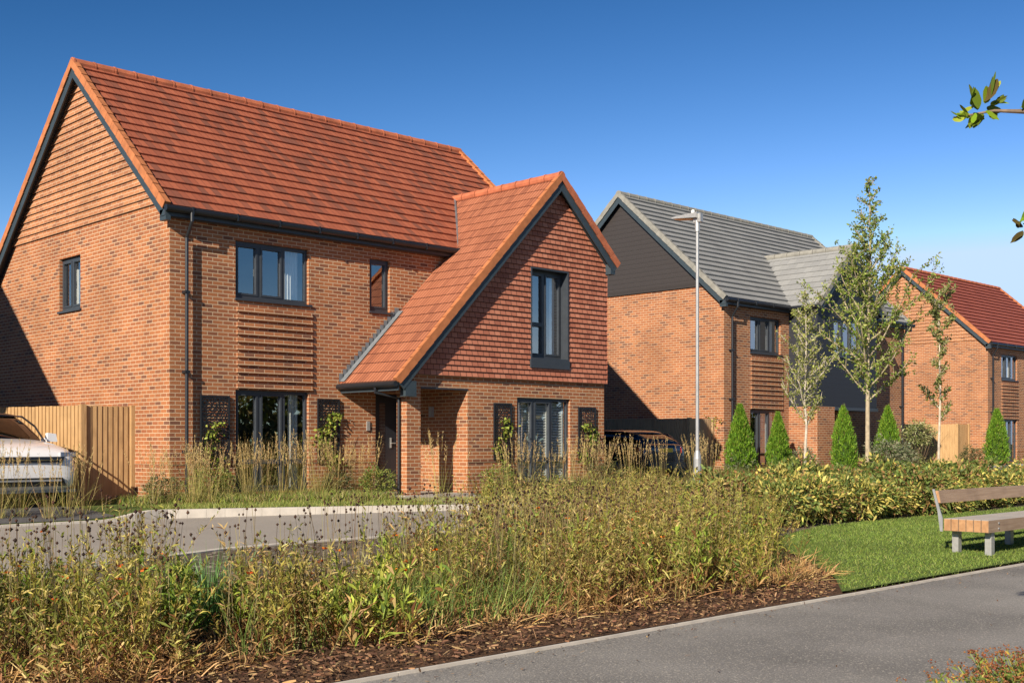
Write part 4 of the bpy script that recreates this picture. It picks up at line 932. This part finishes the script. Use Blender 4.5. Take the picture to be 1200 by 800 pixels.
# ---- shrub meshes
def shrub_mesh(name, n, rx, rz_, ll, lw, pal, wt=None, zc=None, up=.5, inner=.45, stems=40):
    v = Veg(); u = rng.normal(size=(n, 3)); u /= np.linalg.norm(u, axis=1, keepdims=True); r = rng.uniform(inner, 1, n)**.6
    lump = 1+.16*np.sin(u[:, 0]*5+u[:, 1]*4)+.12*np.sin(u[:, 2]*7+u[:, 0]*3)+.07*rng.normal(size=n); zc = rz_ if zc is None else zc
    P = np.stack([u[:, 0]*rx*r*lump, u[:, 1]*rx*r*lump, zc+u[:, 2]*rz_*r*lump], 1); P[:, 2] = np.maximum(P[:, 2], .02)
    d = u+rng.normal(size=(n, 3))*.7; d[:, 2] += up; b = rng.normal(size=(n, 3))*.15; b[:, 2] -= .25
    v.strips(P, d, ll*rng.uniform(.6, 1.3, n), lw*rng.uniform(.7, 1.2, n), cols(n, pal, wt), b, (.25, 1, .75, .05))
    S = np.stack([rng.normal(0, .06, stems), rng.normal(0, .06, stems), np.zeros(stems)], 1); v.strips(S, np.stack([rng.normal(0, .6, stems)*rx, rng.normal(0, .6, stems)*rx, np.ones(stems)], 1), zc*1.3, .014, cols(stems, [(.14, .10, .06)]), None, (1, .8, .6))
    me = v.mesh(name); me.materials.append(M['leaf']); return me
YG = [(.13, .18, .04), (.20, .24, .06), (.55, .46, .12), (.42, .37, .11), (.26, .15, .06), (.08, .12, .03)]
hedge = [shrub_mesh('low_shrub', 1500, .52, .36, .092, .038, YG, w_, .42) for w_ in ((4, 4, 2, 2, 1, 2), (3, 3, 4, 3, 1, 2), (4, 4, .6, 1, 3, 2), (3, 3, 5, 2, 2, 1))]
k = 0
for row, (yy, xa, xb, st) in enumerate(((10.05, 15.6, 44, .72), (10.8, 15.0, 46, .74), (11.6, 15.4, 48, .76))):
    x = xa
    while x < xb:
        y = yy+random.uniform(-.14, .14)+max(0, x-30)*.1; o = bpy.data.objects.new('low_shrub', hedge[(k*7+row) % 4 if row == 0 or random.random() < .5 else (0 if random.random() < .5 else 2)]); C.objects.link(o)
        s = random.uniform(.82, 1.08)*(.9 if row == 0 else 1.05); o.location = (x, y, ZG(x, y)-.02); o.rotation_euler = (0, 0, random.random()*6); o.scale = (s, s, s*random.uniform(.72, 1.2))
        l = ['front-row low shrub with yellow and green leaves at the lawn edge', 'middle-row low leafy shrub in the bed behind the bench', 'back-row low leafy shrub beside the road kerb behind the bench'][row]
        tag(o, l, 'shrub', ['front row of low shrubs', 'middle row of low shrubs', 'back row of low shrubs'][row]); x += st*random.uniform(.85, 1.15); k += 1
# small shrubs under the windows and by house 2
gr = [shrub_mesh('garden_shrub', 1300, .40, .33, .06, .028, p, None, .36) for p in ([(.10, .15, .03), (.18, .22, .05), (.28, .28, .07)], [(.12, .12, .05), (.20, .17, .08), (.09, .11, .04)], [(.16, .17, .10), (.26, .27, .17), (.10, .13, .06)])]
for (x, y, s, m_, l) in [(11.25, 19.6, 1.0, 0, 'green garden shrub under the left trellis of the nearest house'), (14.6, 18.9, .9, 0, 'yellow-green garden shrub left of the porch door'), (13.9, 19.3, .8, 1, 'olive garden shrub under the climber right of the ground floor window'), (17.1, 17.9, .9, 0, 'small garden shrub at the foot of the porch pier'),
        (20.4, 17.8, 1.0, 1, 'olive garden shrub at the right corner of the wing'), (29.2, 20.2, 1.1, 2, 'grey-green shrub at the corner of the grey-roofed house'), (32.0, 19.9, 1.3, 2, 'grey-green shrub between the two left conifers'), (35.4, 18.9, 1.7, 2, 'large grey-green shrub before the porch of the grey-roofed house'), (38.4, 19.5, 1.2, 1, 'olive shrub right of the last conifer before the grey-roofed house'), (36.5, 19.0, 1.5, 2, 'silvery shrub behind the pale tree trunk'), (46.0, 20.8, 1.2, 1, 'olive shrub before the far fence'), (10.1, 19.3, .8, 1, 'small shrub at the corner of the nearest house')]:
    o = bpy.data.objects.new('garden_shrub', gr[m_]); C.objects.link(o); o.location = (x, y, ZG(x, y)-.02); o.scale = (s, s, s); o.rotation_euler = (0, 0, x*7); tag(o, l, 'shrub')
# shrub in the near corner
v = Veg(); n = 620; P = np.stack([rng.normal(0, .16, n), rng.normal(0, .16, n), np.zeros(n)], 1); D = np.stack([P[:, 0]*2, P[:, 1]*2, np.ones(n)*1.0], 1); D /= np.linalg.norm(D, axis=1, keepdims=True); H = rng.uniform(.30, .45, n)
v.strips(P, D, H, .006, cols(n, [(.20, .26, .06), (.28, .30, .08)]), None, (1, .9, .7)); k = np.repeat(np.arange(n), 14); t_ = rng.uniform(.2, .95, len(k)); Q = P[k]+D[k]*(H[k]*t_)[:, None]; d = rng.normal(size=(len(k), 3)); d[:, 2] += .6
v.strips(Q, d, .04, .012, cols(len(k), [(.14, .20, .04), (.22, .27, .06), (.09, .13, .03), (.40, .26, .05)]), None, (.3, 1, .1)); T = P+D*H[:, None]; m = np.repeat(np.arange(n), 6); v.blobs(T[m]+rng.normal(0, .012, (len(m), 3)), rng.uniform(.004, .008, len(m)), cols(len(m), [(.30, .11, .05), (.22, .08, .04), (.38, .18, .07)]))
o = mkobj('flowering_shrub', v.mesh('flowering_shrub'), None, 'leaf'); o.location = (5.88, 2.14, .0); o.scale = (1.0, 1.0, .92)
tag(o, 'low bushy shrub with russet flower heads in the near right corner', 'shrub')

# ---- conifers
def conifer_mesh(q=0):
    v = Veg(); n = 9000; t_ = rng.random(n)**.8; a = rng.uniform(0, 6.283, n); lump = 1+.13*np.sin(a*5+t_*17+q*2)+.10*np.sin(a*9-t_*31+q)+.08*np.sin(a*2+q*3+t_*5)+.07*rng.normal(size=n)
    prof = np.interp(t_, [0, .08, .25, .55, .8, 1], [.34, .43, .46, .36, .20, .02]); r = prof*lump*rng.uniform(.82, 1, n)
    P = np.stack([np.cos(a)*r, np.sin(a)*r, .06+t_*1.98], 1); d = np.stack([np.cos(a)*.55, np.sin(a)*.55, np.ones(n)], 1)+rng.normal(size=(n, 3))*.3
    v.strips(P, d, rng.uniform(.05, .11, n), rng.uniform(.02, .034, n), cols(n, [(.13, .25, .02), (.19, .33, .03), (.08, .17, .015), (.25, .37, .04)], (4, 3, 4, 1)), None, (.4, 1, .7, .1), side=rng.normal(size=(n, 3)))
    m = 260; k = rng.integers(0, n, m); v.strips(P[k]*np.array([1.05, 1.05, 1.0]), d[k]+rng.normal(size=(m, 3))*.2, rng.uniform(.12, .2, m), .02, cols(m, [(.19, .33, .03), (.16, .10, .04), (.27, .38, .05)]), None, (.5, 1, .6, .1))
    me = v.mesh('foliage'); me.materials.append(M['leaf']); return me
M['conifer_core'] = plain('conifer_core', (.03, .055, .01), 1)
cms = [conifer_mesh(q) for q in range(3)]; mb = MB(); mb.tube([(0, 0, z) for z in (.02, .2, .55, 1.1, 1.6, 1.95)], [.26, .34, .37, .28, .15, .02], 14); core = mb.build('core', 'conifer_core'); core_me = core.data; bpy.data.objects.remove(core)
mb = MB(); mb.tube([(0, 0, -.1), (0, 0, .4)], [.035, .03], 8); tk = mb.build('trunk', 'bark_brown'); tk_me = tk.data; bpy.data.objects.remove(tk)
for (px, Y, zt, wd, l) in [(868, 20.25, 1.12, 1.0, 'bright green clipped conifer left of the lower window of the grey-roofed house'), (913, 20.3, .93, .95, 'second bright green conifer, just right of the lower window of the grey-roofed house'),
        (990, 19.3, 1.14, .95, 'bright green conifer between the white birch trunk and the tall pale trunk'), (1041, 19.9, 1.24, .95, 'bright green conifer just right of the tall pale tree trunk'), (1168, 20.6, 1.36, 1.05, 'lone bright green conifer at the right before the far house')]:
    q = (px-600)/1375; rx, ry = F2+R2*q; dd = Y/ry; x = dd*rx; z0 = ZG(x, Y); s = (zt+EYE-z0)/2.12
    t = thing('conifer', l, 'conifer', (x, Y, z0), x*3, 'clipped conifers before the houses'); t.scale = (wd*s*.84, wd*s*.84, s*1.02); t.rotation_euler[0] = random.uniform(-.03, .03); t.rotation_euler[1] = random.uniform(-.03, .03)
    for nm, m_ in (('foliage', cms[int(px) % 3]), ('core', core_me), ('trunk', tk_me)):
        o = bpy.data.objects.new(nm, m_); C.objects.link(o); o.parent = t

# ---- trees
def tree(name, label, cat, px, d, ytop, ybranch, rad, trunk_r, nb, pal, barkcol, lsize, lean=0, seed=1, per=60, crown=None, blob=0):
    r_ = random.Random(seed); x, y = at(px, d); z0 = ZG(x, y); H = (518-ytop)*d/1375+EYE-z0; hb = (518-ybranch)*d/1375+EYE-z0
    t = thing(name, label, cat, (x, y, z0)); mb = MB()
    pts = [(0, 0, -.1)]+[(lean*(k/8)**1.5+r_.uniform(-.02, .02), r_.uniform(-.02, .02), H*k/8) for k in range(1, 9)]
    rr = [trunk_r*(1-.93*k/8)+.004 for k in range(9)]; mb.tube(pts, rr, 9)
    def on(h): k = min(7, int(h/H*8)); f = h/H*8-k; a, b = Vector(pts[k]), Vector(pts[k+1]); return a.lerp(b, f), rr[k]*(1-f)+rr[k+1]*f
    LP, LD = [], []
    for i in range(nb):
        h = hb+(H*.97-hb)*(i/(nb-1))**.95; f = (h-hb)/(H-hb); p, r0 = on(h); a = i*2.4+r_.uniform(-.5, .5)
        Lb = (crown(f) if crown else rad*(1-f)**.8+.12)*r_.uniform(.75, 1.2); d_ = Vector((math.cos(a), math.sin(a), r_.uniform(.6, 1.2))).normalized(); q = [p]; 
        for s_ in range(1, 5): d_ = (d_+Vector((r_.uniform(-.15, .15), r_.uniform(-.15, .15), r_.uniform(.0, .16)))).normalized(); q.append(q[-1]+d_*Lb/4)
        mb.tube(q, [min(r0*.5, .025)*(1-.2*k)+.002 for k in range(5)], 6, False)
        for s_ in range(1, 5):
            for w in range(3):
                dd = (d_+Vector((r_.uniform(-1, 1), r_.uniform(-1, 1), r_.uniform(-.3, .9)))).normalized(); tl = Lb*r_.uniform(.18, .42); c = q[s_-1].lerp(q[s_], r_.random()); e = c+dd*tl
                mb.tube([c, (c+e)/2+Vector((0, 0, .02)), e], [.005, .004, .002], 4, False)
                m_ = max(2, int(per*tl)); LP += [tuple(c.lerp(e, r_.random())) for _ in range(m_)]; LD += [tuple(dd)]*m_
            m_ = int(per*Lb*.12); LP += [tuple(q[s_-1].lerp(q[s_], r_.random())) for _ in range(m_)]; LD += [tuple(d_)]*m_
    tm = 'bark_'+name; M[tm] = plain(tm, barkcol, .85, noise=.3, scale=11); mb.build('trunk', tm, t)
    LP, LD = np.array(LP), np.array(LD); n = len(LP); v = Veg(); LP = LP+rng.normal(0, .025, (n, 3)); dd = LD*.5+rng.normal(size=(n, 3))*.8; dd[:, 2] -= .1
    v.strips(LP, dd, lsize*rng.uniform(.7, 1.3, n), lsize*.62*rng.uniform(.7, 1.2, n), cols(n, pal), rng.normal(size=(n, 3))*.15, (.3, 1, .8, .1)); o = mkobj('crown', v.mesh('crown'), t, 'leaf'); return t
TG = [(.10, .16, .025), (.16, .23, .035), (.23, .29, .055), (.30, .32, .08)]
tree('birch_tree', 'slim young birch with white trunk left of the tallest tree', 'tree', 944, 23.0, 342, 500, .72, .030, 30, [(.24, .27, .06), (.34, .35, .11), (.18, .21, .05)], (.42, .37, .30), .042, 0, 3, 62)
tree('young_tree', 'tallest young tree with pale trunk and airy upright crown', 'tree', 1017, 23.6, 206, 470, 1.25, .050, 40, TG, (.34, .28, .19), .054, .08, 5, 60, lambda f: np.interp(f, [0, .15, .4, .55, .75, 1], [1.5, 1.75, 1.4, .8, .45, .12]))
tree('slender_tree', 'very slender young tree with sparse tufts before the far fence', 'tree', 1101, 26, 340, 490, .36, .03, 16, [(.13, .17, .04), (.22, .25, .08), (.30, .28, .12)], (.45, .38, .30), .06, 0, 8, 85, lambda f: .25+.42*math.exp(-((f-.72)/.18)**2)+.3*math.exp(-((f-.05)/.07)**2))
# clipped standard tree
x, y = at(1076, 41); z0 = ZG(x, y); t = thing('standard_tree', 'small round-headed standard tree with cream and green leaves before the far fence', 'tree', (x, y, z0)); mb = MB(); mb.tube([(0, 0, 0), (.01, 0, .5), (0, 0, 1.1)], [.03, .026, .02], 8); mb.build('trunk', 'bark_brown', t)
o = bpy.data.objects.new('crown', shrub_mesh('crown', 1300, .56, .44, .085, .035, [(.16, .20, .05), (.30, .33, .12), (.42, .42, .22), (.10, .13, .04)], None, 1.28)); C.objects.link(o); o.parent = t
# overhanging tree whose leaves reach in at top right
def overhang():
    x, y = 7.35, 1.25; t = thing('overhanging_tree', 'tree out of frame whose leafy twigs reach in at the top right', 'tree', (x, y, 0)); mb = MB(); B = Vector((x, y, 0))
    mb.tube([(0, 0, -.1), (.02, .01, 1.2), (-.02, .03, 2.4), (0, .02, 3.6), (.05, 0, 4.8)], [.10, .08, .06, .04, .012], 12); v = Veg(); tips = []
    def tip(px, py, d): q = at(px, d); return Vector((q[0], q[1], EYE+(518-py)*d/1375))-B
    def br(a, pts, r): mb.tube([a]+pts, [r*(1-.85*k/len(pts)) for k in range(len(pts)+1)], 7)
    e1 = tip(1124, 137, 5.6); m1 = tip(1200, 131, 5.6); br(Vector((0, .02, 2.5)), [tip(1330, 150, 5.7), m1, tip(1165, 130, 5.6), e1], .02)
    e2 = tip(1199, 262, 5.6); br(Vector((0, .02, 2.2)), [tip(1320, 290, 5.7), tip(1240, 272, 5.6), e2], .018)
    LP = []; 
    for (px, py, ddir, ln) in [(1140, 124, (-.2, .1), .09), (1155, 120, (.5, .9), .11), (1160, 118, (.3, .9), .10), (1146, 127, (-.3, .9), .10), (1150, 133, (-.2, -.5), .08), (1141, 133, (.1, -.6), .07), (1136, 134, (-.6, -.3), .06), (1126, 137, (-1, .1), .045), (1163, 123, (.8, .5), .07), (1168, 118, (1, .6), .05), (1132, 137, (-.8, .3), .05), (1157, 128, (.6, -.2), .06), (1196, 128, (.4, .5), .06), (1197, 264, (-.7, .3), .05), (1199, 270, (-.2, -.6), .06), (1197, 260, (.3, .5), .06)]:
        for k in range(3): LP.append((tip(px+random.uniform(-2, 2), py+random.uniform(-2, 2), 5.6+random.uniform(-.06, .06)), ddir, ln))
    P = np.array([tuple(a) for a, _, _ in LP]); D = np.array([(R2[0]*d[0], R2[1]*d[0], d[1]) for _, d, _ in LP])+rng.normal(size=(len(LP), 3))*.2; Ln = np.array([l for _, _, l in LP])
    v.strips(P, D, Ln, Ln*.66, cols(len(P), [(.20, .30, .02), (.12, .18, .02), (.30, .36, .04), (.09, .07, .02)]), rng.normal(size=(len(P), 3))*.2, (.2, .75, 1, .9, .75, .15), side=rng.normal(size=(len(P), 3))*.4+np.array([-F2[1], F2[0], .3]))
    # the crown out of frame
    for k in range(26):
        a = k*2.4; h = 2.0+k*.11; e = Vector((math.cos(a)*.95+.25, math.sin(a)*.95-.3, h+.5)); mb.tube([(0, 0.02, h), e*.5+Vector((0, 0, h*.5)), e], [.012, .008, .003], 5, False)
        n = 40; c = np.array([tuple(Vector((0, 0, h)).lerp(e, random.uniform(.3, 1))) for _ in range(n)]); v.strips(c, rng.normal(size=(n, 3)), .09, .045, cols(n, [(.12, .18, .02), (.20, .26, .04)]), None, (.2, 1, .8, .1))
    mb.build('trunk', 'bark_brown', t); mkobj('crown', v.mesh('crown'), t, 'leaf')
overhang()
# ---- climbers on the trellises
def climber(label, base, fr, a, z0, z1, wid, n, sd):
    v = Veg(); zz = z0+(z1-z0)*rng.random(n)**.8; k = (zz-z0)/(z1-z0); aa = a+np.sin(k*7+sd)*wid*.35+rng.normal(0, wid*.28, n)
    P = np.array([tuple(fr.p(x, z, .06+abs(random.gauss(0, .035)))) for x, z in zip(aa, zz)]); D = rng.normal(size=(n, 3)); D[:, 2] -= .2
    v.strips(P, D, rng.uniform(.05, .10, n), rng.uniform(.03, .055, n), cols(n, [(.16, .22, .03), (.26, .32, .05), (.09, .13, .02), (.34, .36, .07)]), None, (.3, 1, .8, .1))
    s = 6; S = np.array([tuple(fr.p(a+random.uniform(-.05, .05), 0, .06)) for _ in range(s)]); v.strips(S, updir(s, .05), z1-.1, .012, cols(s, [(.12, .08, .05)]), None, (1, .8, .5))
    o = mkobj('climbing_plant', v.mesh('climbing_plant'), None, 'leaf'); o.location = base; tag(o, label, 'climber')
F = Fr((0, 0, 0), (0, -1, 0))
climber('sparse climbing plant on the leftmost black trellis of the nearest house', H1, F, .93, .2, 1.5, .35, 150, 0)
climber('dense bright climber on the black trellis right of the ground floor window', H1, F, 3.56, .5, 1.72, .42, 330, 1)
climber('climber on the trellis left of the shuttered window on the wing', H1, W, 6.95, .5, 1.6, .36, 170, 2)
climber('bushy climber on the trellis at the right corner of the wing', H1, W, 9.7, .55, 1.55, .45, 230, 3.3)
G_ = Fr((H2[0], H2[1], H2[2]), (-1, 0, 0))
climber('loose climber on the brick gable beside the shaded fence', (0, 0, 0), G_, -.55, .4, 1.9, .7, 160, 1.5)

# trees across the open space behind the camera (seen only in the window glass)
def woodland():
    v = Veg(); n = 24000; x = rng.uniform(-25, 95, n); hh = 4.6+1.6*np.sin(x*.5)+1.2*np.sin(x*1.23+1)+.8*np.sin(x*2.9); z = hh*rng.random(n)**.7; y = -17+rng.normal(0, 1.3, n)
    v.strips(np.stack([x, y, z], 1), rng.normal(size=(n, 3)), rng.uniform(.35, .7, n), .3, cols(n, [(.10, .13, .03), (.16, .16, .05), (.20, .15, .06), (.07, .09, .02)]), None, (.4, 1, .6))
    tag(mkobj('woodland', v.mesh('woodland'), None, 'leaf'), 'belt of mixed autumn trees behind the viewer, mirrored in the windows', 'trees', kind='stuff')
woodland()

def path_litter():
    v = Veg(); n = 420; x = rng.uniform(2, 16, n); y = 5.56-np.abs(rng.normal(0, .16, n)); m = rng.random(n) < .12; y[m] = rng.uniform(3, 5.5, m.sum())
    d = rng.normal(size=(n, 3)); d[:, 2] *= .12; v.strips(np.stack([x, y, np.full(n, .012)], 1), d, rng.uniform(.012, .04, n), rng.uniform(.006, .016, n), cols(n, [(.14, .07, .035), (.36, .22, .10), (.09, .05, .03)]), None, (.5, 1, .5), side=np.tile([0, 0, 1.], (n, 1)))
    tag(mkobj('fallen_litter', v.mesh('fallen_litter'), None, 'dry'), 'bits of bark and dry leaf strewn along the path edge', 'litter', kind='stuff')
path_litter()

blades('kerbside_grass', 'short grass strip behind the pale kerb', 22000, lambda a, b: KF(a)+.07 < b < KF(a)+1.5, 9.3, 20.5, 15.2, 19.2, .03, .09, .009, [(.20, .26, .05), (.30, .32, .08), (.14, .19, .04), (.36, .34, .12)])
